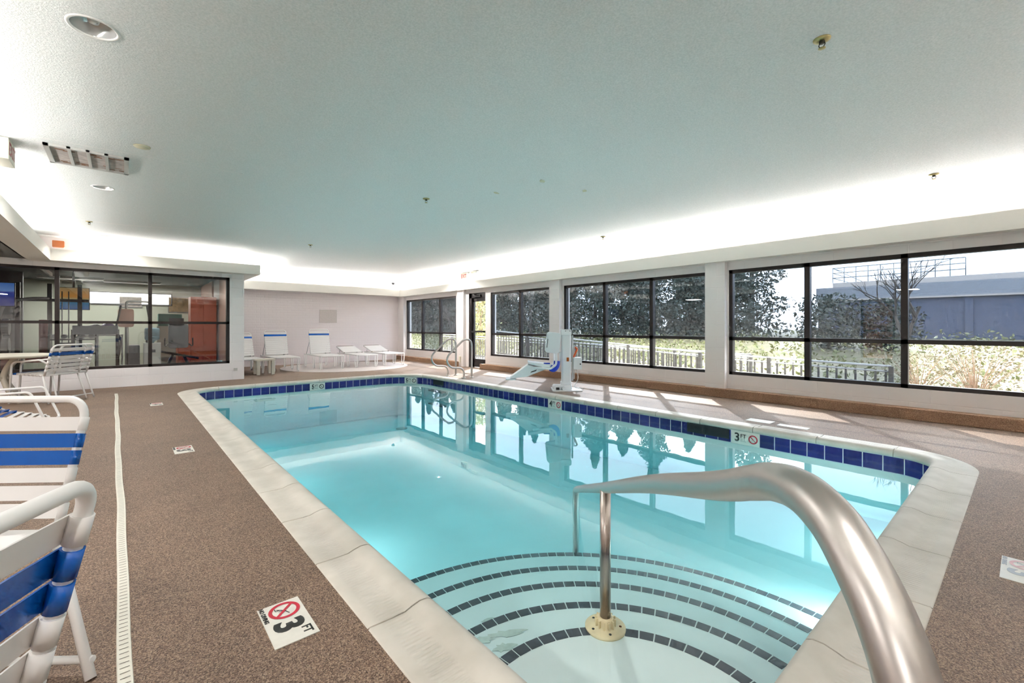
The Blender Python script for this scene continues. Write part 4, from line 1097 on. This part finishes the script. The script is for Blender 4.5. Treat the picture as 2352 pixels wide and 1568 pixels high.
# multigym
t = empty('multigym', (-1.15, 13.3, 0), 0, 'tall dark cable multigym at the left of the gym', 'exercise machine')
for x in (-.45, .45, 0.0):
    m = MB(); m.box(x - .035, x + .035, -.04, .04, 0, 2.05); m.build('upright', 'gym_black', t)
m = MB(); m.box(-.6, .6, -.03, .03, 1.68, 1.74); m.box(-.5, .5, -.4, .4, 0, .05); m.build('crossbar', 'gym_black', t)
m = MB()
for k in range(14): m.box(.12, .34, -.05, .05, .25 + k * .042, .28 + k * .042)
m.build('weight_stack', 'gym_black', t)
m = MB(); m.tube([(.18, 0, .8), (.18, 0, 1.9)], .01, 6); m.tube([(.28, 0, .8), (.28, 0, 1.9)], .01, 6); m.build('guide_rod', 'gym_silver', t)
m = MB(); m.tube(spline([(-.7, -.1, 1.3), (-.6, -.1, 1.6), (-.3, -.1, 1.72), (0, -.05, 1.74)], 5), .03, 8); m.build('press_arm', 'gym_silver', t)
m = MB(); m.box(-.3, .1, -.45, -.05, .45, .55); m.box(-.15, -.02, -.08, .0, .6, 1.3); m.build('seat_pad', 'gym_red', t)
m = MB(); m.box(.42, .46, -.5, -.48, .3, .95); m.box(.72, .76, -.5, -.48, .3, .95); m.box(.42, .76, -.5, -.48, .93, .96); m.build('shroud', 'gym_silver', t)
# dumbbell rack
t = empty('dumbbell_rack', (-.78, 13.0, 0), 0, 'dark rack of dumbbells low behind the table chairs', 'rack')
m = MB(); m.box(-.35, .35, -.15, .15, .58, .61); m.box(-.35, .35, -.15, .15, .88, .91); m.box(-.36, -.33, -.15, .15, 0, 1.0); m.box(.33, .36, -.15, .15, 0, 1.0); m.build('frame', 'gym_black', t)
proto = None
for z in (.66, .96):
    for k in range(5):
        if proto is None:
            m = MB()
            for dy in (-.09, .09): m.lathe([(0, -.03), (.045, -.03), (.045, .03), (0, .03)], 10, Matrix.Translation((0, dy, 0)) @ Matrix.Rotation(pi / 2, 4, 'X'), False)
            m.tube([(0, -.09, 0), (0, .09, 0)], .014, 8)
            o = proto = m.build('dumbbell', 'gym_grey')
        else: o = proto.copy(); COL.objects.link(o)
        o.location = (-1.05 + k * .135, 13.0, z)
        tag(o, 'grey dumbbell lying on the dark rack in the gym', 'dumbbell', 'dumbbells on the gym rack')
for x, y, z, r, mt, lb in ((-.50, 14.6, 1.10, .13, 'gym_black', 'dark exercise ball on the gym shelf'), (-.28, 14.7, 1.12, .14, 'gym_purple', 'purple exercise ball beside the dark ball')):
    m = MB(); m.lathe([(max(r * sin(pi * i / 14), 1e-6), -r * cos(pi * i / 14)) for i in range(15)], 20); o = m.build('exercise_ball', mt); o.location = (x, y, z); tag(o, lb, 'ball')
t = empty('ball_shelf', (-.40, 14.65, 0), 0, 'light metal shelf carrying exercise balls in the gym', 'shelf')
m = MB(); m.box(-.40, .40, -.18, .18, .94, .97); m.build('shelf_board', 'gym_silver', t)
for sx in (-1, 1): m = MB(); m.box(sx * .38 - .015, sx * .38 + .015, -.16, .16, 0, .97); m.build('leg', 'gym_silver', t)
t = empty('towel_shelf', (.95, 15.2, 0), 0, 'green topped shelf unit between the water cooler and bike', 'shelf')
m = MB(); m.box(-.25, .25, -.2, .2, 1.18, 1.50); m.build('crate', 'gym_teal', t); m = MB(); m.box(-.28, .28, -.2, .2, 0, 1.18); m.build('body', 'gym_wall', t)
t = empty('treadmill', (-.42, 12.6, 0), 0, 'black treadmill low behind the middle pane of the gym window', 'exercise machine')
m = MB(); m.box(-.32, .32, -.2, 1.2, .05, .16); m.build('running_deck', 'gym_black', t, bevel=.01)
for sx in (-1, 1): m = MB(); m.tube([(sx * .33, -.1, .1), (sx * .33, -.2, 1.1)], .03, 8); m.tube([(sx * .33, -.2, 1.05), (sx * .33, .25, 1.0)], .022, 8); m.build('upright', 'gym_black', t)
m = MB(); m.box(-.34, .34, -.26, -.18, 1.0, 1.18); m.build('console', 'gym_grey', t, bevel=.01)
t = empty('weight_tree', (-1.75, 12.5, 0), 0, 'dark upright tree of weight plates left of the multigym', 'rack')
m = MB(); m.box(-.05, .05, -.05, .05, 0, 1.3); m.box(-.35, .35, -.3, .3, 0, .05); m.build('post', 'gym_black', t)
for sx in (-1, 1):
    for z in (.45, .8, 1.15): m = MB(); m.lathe([(0, .05), (.15, .05), (.15, .14), (0, .14)], 20, Matrix.Translation((0, 0, z)) @ Matrix.Rotation(sx * pi / 2, 4, 'Y'), False); m.build('weight_plate', 'gym_grey' if z > .5 else 'gym_red', t)
t = empty('weight_bench', (-2.7, 12.9, 0), 0, 'dark red padded weight bench at the left end of the gym', 'bench')
m = MB(); m.rbox(-.14, .14, -.55, .55, .42, .50, .04); m.build('pad', 'gym_red', t)
m = MB(); m.box(-.03, .03, -.5, .5, .36, .42); m.box(-.25, .25, -.5, -.44, 0, .05); m.box(-.25, .25, .44, .5, 0, .05); m.box(-.03, .03, -.5, -.44, 0, .4); m.box(-.03, .03, .44, .5, 0, .4); m.build('frame', 'gym_black', t)
# ceiling fixtures in the gym
for i, (x, y, lb) in enumerate(((-1.0, 15.9, 'fluorescent ceiling fixture at the left of the gym'), (.2, 16.3, 'fluorescent ceiling fixture above the gym posters'), (-3.9, 14, 'fluorescent ceiling fixture deep in the left of the gym'))):
    t = empty('fluorescent_fixture', (x, y, 2.42), 0, lb, 'ceiling light'); m = MB(); m.box(-.62, .62, -.09, .09, -.03, 0); m.build('housing', 'cooler_white', t)
    m = MB(); m.rbox(-.6, .6, -.07, .07, -.055, -.03, .02); m.build('diffuser', 'cooler_white', t)
m = MB(); m.tube([(0, 0, 0), (0, 0, -.12)], .012, 6); m.lathe([(.03, -.12), (.03, -.17)], 10); o = m.build('ceiling_camera', 'gym_black'); o.location = (-.55, 12.2, 2.42); tag(o, 'small black ceiling camera inside the gym', 'camera')
#@PART3
# ------------------------------------------------------------------ outside
o = None
m = MB(); m.add([(7.75, -40, -.25), (14, -40, -.25), (14, 60, -.25), (7.75, 60, -.25)], [(0, 1, 2, 3)])
N = 30; vs = []
for i in range(N + 1):
    y = -40 + 100 * i / N
    for x, z in ((14, -.25), (17, .15), (20, .55), (26, .75), (70, .8)): vs.append((x, y, z + (0.12 * sin(i * 1.3 + x) if x > 14 else 0)))
m.add(vs, [(i * 5 + j, i * 5 + j + 1, i * 5 + 6 + j, i * 5 + 5 + j) for i in range(N) for j in range(4)], True)
struct('ground', m, 'hill_grass')
m = MB(); m.box(7.76, 11.5, -6, 22, -.25, -.12); struct('deck_outside', m, 'deck_boards')
# ramp railings
def railing(x, y0, z0, y1, z1, label, hb=.9):
    t = empty('deck_railing', (x, y0, 0), 0, label, 'railing', 'railings of the outside ramp')
    L = y1 - y0
    for dz, r, mt in ((0, .018, 'fence_white'), (-.085, .016, 'fence_white'), (-hb + .1, .022, 'fence_grey')):
        m = MB(); m.tube([(0, 0, z0 + dz), (0, L, z1 + dz)], r, 8); m.build('rail', mt, t)
    m = MB(); k = 0; n_ = int(L / .13)
    for i in range(n_):
        y = L * (i + .5) / n_; z = z0 + (z1 - z0) * y / L
        m.box(-.012, .012, y - .014, y + .014, z - hb, z - .06)
    m.build('baluster', 'fence_grey', t)
    for i in range(int(L / 1.8) + 1):
        y = min(L, i * 1.8); z = z0 + (z1 - z0) * y / L; m = MB(); m.box(-.03, .03, y - .03, y + .03, -.2, z + .0); m.build('post', 'fence_grey', t)
    return t
railing(9.3, 1.45, .52, 4.5, .60, 'outside ramp railing behind the rightmost big window', .62)
railing(9.3, 4.6, .61, 12.0, 1.05, 'outside ramp railing behind the middle windows', .80)
railing(10.4, 4.0, .55, 16.5, .85, 'outside railing farther back behind the door', .85)

# trees
def leaf_cloud(n, fn, size, seed):
    R = random.Random(seed); m = MB()
    for i in range(n):
        p = Vector(fn(R)); s = size * R.uniform(.6, 1.4)
        a = Vector((R.gauss(0, 1), R.gauss(0, 1), R.gauss(0, 1))).normalized(); b = a.orthogonal().normalized(); b.rotate(Matrix.Rotation(R.uniform(0, 6.28), 3, a))
        c = a.cross(b)
        m.add([p - b * s, p - c * s * .45, p + b * s, p + c * s * .45], [(0, 1, 2, 3)])
    return m
def branches(m, R, p, d, L, r, depth, spread=.5):
    q = p + d * L; m.tube([p, (p + q) / 2 + Vector((R.uniform(-1, 1), R.uniform(-1, 1), 0)) * L * .04, q], [r, r * .8, r * .6], 5 if depth > 1 else 4, caps=False)
    if depth == 0: return
    for k in range(R.choice([2, 3, 3])):
        e = (d + Vector((R.uniform(-1, 1), R.uniform(-1, 1), R.uniform(-.3, .7))) * spread).normalized()
        branches(m, R, p.lerp(q, R.uniform(.55, 1)), e, L * R.uniform(.6, .8), r * .55, depth - 1, spread)
def make_tree(seed, H, Wd, nleaf=5200):
    R = random.Random(seed)
    m1 = MB(); m1.tube([(0, 0, -.3), (.05, 0, H * .5), (0, .05, H * .95)], [.13, .09, .02], 8)
    for k in range(16):
        z = H * (.15 + .8 * k / 16); a = R.uniform(0, 6.28); L = Wd * (1 - z / H) * 1.0 + .15
        m1.tube([(0, 0, z), (cos(a) * L, sin(a) * L, z + L * .25)], [.03, .008], 4)
    def fn(R):
        while True:
            z = H * (.06 + .94 * R.random() ** .9); w = Wd * (1.02 - (z / H) ** 1.3) * (.8 + .25 * sin(z * 5 + seed))
            a = R.uniform(0, 2 * pi); q = w * sqrt(R.random())
            x, y = q * cos(a), q * sin(a)
            if sin(x * 5 + seed) * sin(y * 5) * sin(z * 4.3) > -.45: return (x, y, z)
    return m1, leaf_cloud(nleaf, fn, .085, seed)
protos = []
for k, (H, Wd) in enumerate(((4.6, 1.9), (5.6, 2.1), (3.9, 2.0))):
    t = empty('evergreen_tree', (0, 0, 0)); a_, b_ = make_tree(11 + k, H, Wd)
    a_.build('trunk', 'bark', t); b_.build('crown', 'leaf_dark', t); protos.append(t)
t = empty('evergreen_tree', (0, 0, 0)); t.name = 'round_shrub'
a_ = MB(); a_.tube([(0, 0, -.3), (0, 0, 1.0)], [.06, .03], 6); a_.build('stem', 'bark', t)
def fnr(R):
    while True:
        p = Vector((R.uniform(-1, 1), R.uniform(-1, 1), R.uniform(-1, 1)))
        if .3 < p.length < 1 + .2 * sin(p.x * 9) and sin(p.x * 6) * sin(p.y * 6) * sin(p.z * 7) > -.4: return (p.x * .95, p.y * .95, 1.0 + p.z * .95)
leaf_cloud(2200, fnr, .075, 77).build('crown', 'leaf_dark', t); protos.append(t)
R = random.Random(5); used = [False] * 4
kinds = ['', '', '', ''] and ['middle height dark evergreen behind the ramp railing', 'tall dark evergreen behind the ramp railing', 'short bushy dark evergreen behind the ramp railing']
spots = [(20.5, 8.6 + i * 2.0 + R.uniform(-.3, .3), R.randrange(3), R.uniform(.95, 1.15)) for i in range(17)] + [(23.5, 9 + i * 3.1, R.randrange(3), R.uniform(1.1, 1.3)) for i in range(13)] + [(18.5, 4.55, 3, 1.0), (19, 3.1, 3, .9)]
for i, (x, y, k, sc) in enumerate(spots):
    t = protos[k] if not used[k] else copy_tree(protos[k]); used[k] = True
    t.location = (x, y, .35); t.rotation_euler.z = R.uniform(0, 6); t.scale = (sc, sc, sc)
    back = x > 22
    tag(t, (kinds + [''])[k] + (', back row' if back else ', front row') if x > 19 else ('small dark shrub in front of the grey building, left of the branchy tree' if y > 4 else 'small dark shrub in front of the grey building wall'), 'tree' if x > 19 else 'shrub', 'evergreens beyond the railing' if x > 19 else None)
# bare trees
for i, (x, y, L, sd, lb) in enumerate(((14.5, 1.95, 1.35, 3, 'bare branching tree outside the rightmost window'), (16.5, 17.5, 1.6, 9, 'bare tree outside the far left window'), (13.5, 20.5, 1.5, 21, 'bare tree leaning outside the far corner window'))):
    t = empty('bare_tree', (x, y, -.2), 0, lb, 'tree'); m = MB(); branches(m, random.Random(sd), Vector((0, 0, 0)), Vector((.05, .05, 1)).normalized(), L, .09, 5, .62); m.build('branch', 'bark', t)
# twiggy shrubs
for i, (x, y, h, sd, lb) in enumerate(((9.9, .55, 1.0, 1, 'dry twiggy shrub in the lower right window pane'), (10.6, -.5, .9, 2, 'dry twiggy shrub at the right frame edge'), (10.8, 1.3, .8, 4, 'pale dry shrub behind the window mullion at right'))):
    t = empty('twiggy_shrub', (x, y, -.15), 0, lb, 'shrub'); m = MB(); Rr = random.Random(sd)
    for k in range(34):
        a = Rr.uniform(0, 6.28); e = Vector((cos(a) * Rr.uniform(.1, .6), sin(a) * Rr.uniform(.1, .6), h * Rr.uniform(.7, 1.1)))
        m.tube([(0, 0, 0), (e.x * .35, e.y * .35, e.z * .5), e], [.008, .006, .002], 4, caps=False)
    m.build('stems', 'twig', t)
    leaf_cloud(1500, lambda R: (R.gauss(0, .38), R.gauss(0, .38), h * (.25 + .8 * R.random())), .022, sd).build('foliage', 'leaf_dry', t)
def fnb(R):
    z = 3.2 * R.random(); w = .55 * (1 - .5 * z / 3.2); return (R.gauss(0, w * .6), R.gauss(0, w * .9), z)
t = empty('bamboo_clump', (12.2, 16.3, -.2), 0, 'tall yellow green clump seen through the glass exit door', 'plant')
leaf_cloud(2600, fnb, .06, 31).build('foliage', 'leaf_bright', t)
m = MB()
for k in range(9): m.tube([(rnd.gauss(0, .15), rnd.gauss(0, .2), 0), (rnd.gauss(0, .25), rnd.gauss(0, .3), 3.0)], .012, 5)
m.build('cane', 'twig', t)
# hillside scrub
def fn(R):
    y = R.uniform(-12, 34); x = R.uniform(13.5, 21); z = -.25 + (x - 14) * .125 if x > 14 else -.25
    return (x, y, min(z, .6) + R.random() ** 2 * .5)
tag(leaf_cloud(16000, fn, .07, 99).build('undergrowth', 'leaf_yellow'), 'pale yellow green scrub covering the bank behind the railings', 'undergrowth', kind='stuff')
# building
b = empty('flat_roofed_building', (26, 0, 0), 0, 'long blue grey flat roofed building behind the right windows', 'building')
m = MB(); m.box(0, 8, -16, 6.85, 0, 2.45); m.build('wall', 'building_brick', b)
m = MB(); m.box(-.12, 8, -16, 6.9, 2.45, 3.05); m.build('parapet', 'building_band', b)
m = MB(); m.box(-.16, 8, -16, 6.95, 2.40, 2.47); m.build('cornice', 'building_roof', b)
for y in (5.2, 1.6, -2.2): m = MB(); m.box(-.06, 0, y - .12, y + .12, 0, 2.4); m.build('pilaster', 'building_wall', b)
m = MB(); m.box(-.03, 0, -1.5, -.3, .9, 1.9); m.build('window', 'gym_black', b)
rf = empty('roof_railing', (27.5, 1.2, 3.05), 0, 'grey metal railing and pale penthouse on the building roof', 'railing')
m = MB(); m.box(0, 3.5, -1.4, 5.4, 0, .35); m.build('plinth', 'building_roof', rf)
m = MB()
for z in (.6, .85, 1.1): m.tube([(0, 5.4, z), (0, .6, z + .02)], .02, 6); m.tube([(3, 5.4, z), (0, 5.4, z)], .02, 6)
m.build('rail', 'rail_metal', rf)
m = MB()
for k in range(11): m.tube([(0, .6 + k * .48, .35), (0, .6 + k * .48, 1.12)], .018, 5)
m.tube([(0, 5.4, 1.1), (0, 4.2, .35)], .015, 5); m.tube([(0, 3.0, .4), (0, 1.0, 1.1)], .015, 5)
m.build('post', 'rail_metal', rf)

#@PART4
# ------------------------------------------------------------------ light
def area(name, loc, sx, sy, power, rot=(0, 0, 0), col=(1, 1, 1), spread=pi):
    l = bpy.data.lights.new(name, 'AREA'); l.shape = 'RECTANGLE'; l.size = sx; l.size_y = sy; l.energy = power; l.color = col; l.spread = spread
    o = bpy.data.objects.new(name, l); COL.objects.link(o); o.location = loc; o.rotation_euler = rot; return o
WARM = (1.0, .965, .93)
K = 8.5   # watts per metre of cove tube
def cove_light(x0, y0, x1, y1, z, inward, k=1.0, tilt=55):
    """tube lamp in the trough; inward = direction of the room, tilt = lean of its beam from straight up"""
    L = hypot(x1 - x0, y1 - y0); v = Vector((inward[0] * sin(radians(tilt)), inward[1] * sin(radians(tilt)), cos(radians(tilt))))
    q = v.to_track_quat('-Z', 'Y').to_matrix(); ax = Vector((1, 0, 0)) if abs(x1 - x0) > abs(y1 - y0) else Vector((0, 1, 0))
    zc = -v; xa = ax; ya = zc.cross(xa)
    M = Matrix((xa, ya, zc)).transposed()
    area('cove_lamp', ((x0 + x1) / 2, (y0 + y1) / 2, z), L, .04, K * L * k, M.to_euler(), WARM)
cove_light(7.49, -2.6, 7.49, 14.5, 2.42, (-1, 0), .58, 64)
cove_light(2.5, 14.72, 7.3, 14.72, 2.46, (0, -1), 1.1, 60)
cove_light(-.8, 11.36, 2.1, 11.36, 2.47, (0, -1), .32, 70); cove_light(2.10, 11.4, 2.10, 14.7, 2.47, (1, 0), .9, 84)
cove_light(-1.18, -2.6, -1.18, 10.5, 2.47, (1, 0), .52, 84)
cove_light(-.8, -2.92, 7.2, -2.92, 2.45, (0, 1), 2.4, 80)
# recessed ceiling lamps
for x, y, pw in ((-.12, 3.28, 8), (-.176, 6.96, 8), (-.22, 10.65, 8), (-.12, -.4, 8), (6.6, 10.7, 22)):
    area('downlight_lamp', (x, y, 2.77), .03, .03, pw, (0, 0, 0), WARM, radians(150))
# unseen fill lights added under water to brighten the pool and ceiling
for x, y, rz in ((2.2 + .9, .56, 0), (4.4, .56, 0)):
    area('pool_fill_light', (x, y, -.42), .3, .3, 4, (radians(78), 0, rz))
for y in (3.6, 6.0, 8.4):
    area('pool_fill_light', (1.0, y, -.45), .5, .25, 3.0, (radians(84), 0, radians(-90)))
# unseen fill lights added below the left ceiling to brighten the room
for y in (-1, 2.5, 6, 9.5): area('left_fill_light', (-3.4, y, 2.33), .5, .5, 34, (0, 0, 0), WARM)
# gym lamps at the fixtures, plus an added one to brighten the orange cabinet
for x, y, pw in ((-1.0, 15.9, 16), (.2, 16.3, 9), (1.0, 12.5, 5), (-3.9, 14, 3)): area('gym_lamp', (x, y, 2.36), 1.1, .2, pw, (0, 0, 0), (1, 1, .95))

sun = bpy.data.lights.new('sun', 'SUN'); so = bpy.data.objects.new('sun', sun); COL.objects.link(so)
sun.energy = 3.0; sun.angle = radians(.8); sun.color = (1, .93, .86)
so.rotation_euler = Vector((-1.08, -.84, -.94)).to_track_quat('-Z', 'Y').to_euler()

wd = bpy.data.worlds.new('world'); S.world = wd; wd.use_nodes = True; nt = wd.node_tree
bg = nt.nodes['Background']; bg.inputs['Color'].default_value = (.86, .93, 1.0, 1); bg.inputs['Strength'].default_value = 2.9

S.view_settings.view_transform = 'Standard'; S.view_settings.look = 'None'; S.view_settings.gamma = 1.0
S.view_settings.use_curve_mapping = False; S.view_settings.exposure = 1.65
cy = S.cycles
cy.use_light_tree = False; cy.use_adaptive_sampling = True; cy.adaptive_threshold = 0.06; cy.adaptive_min_samples = 12
cy.max_bounces = 7; cy.diffuse_bounces = 4; cy.glossy_bounces = 3; cy.transmission_bounces = 2; cy.transparent_max_bounces = 16; cy.volume_bounces = 0
cy.caustics_reflective = False; cy.caustics_refractive = False
cy.use_denoising = True; cy.denoiser = 'OPENIMAGEDENOISE'; cy.sample_clamp_indirect = 6.0
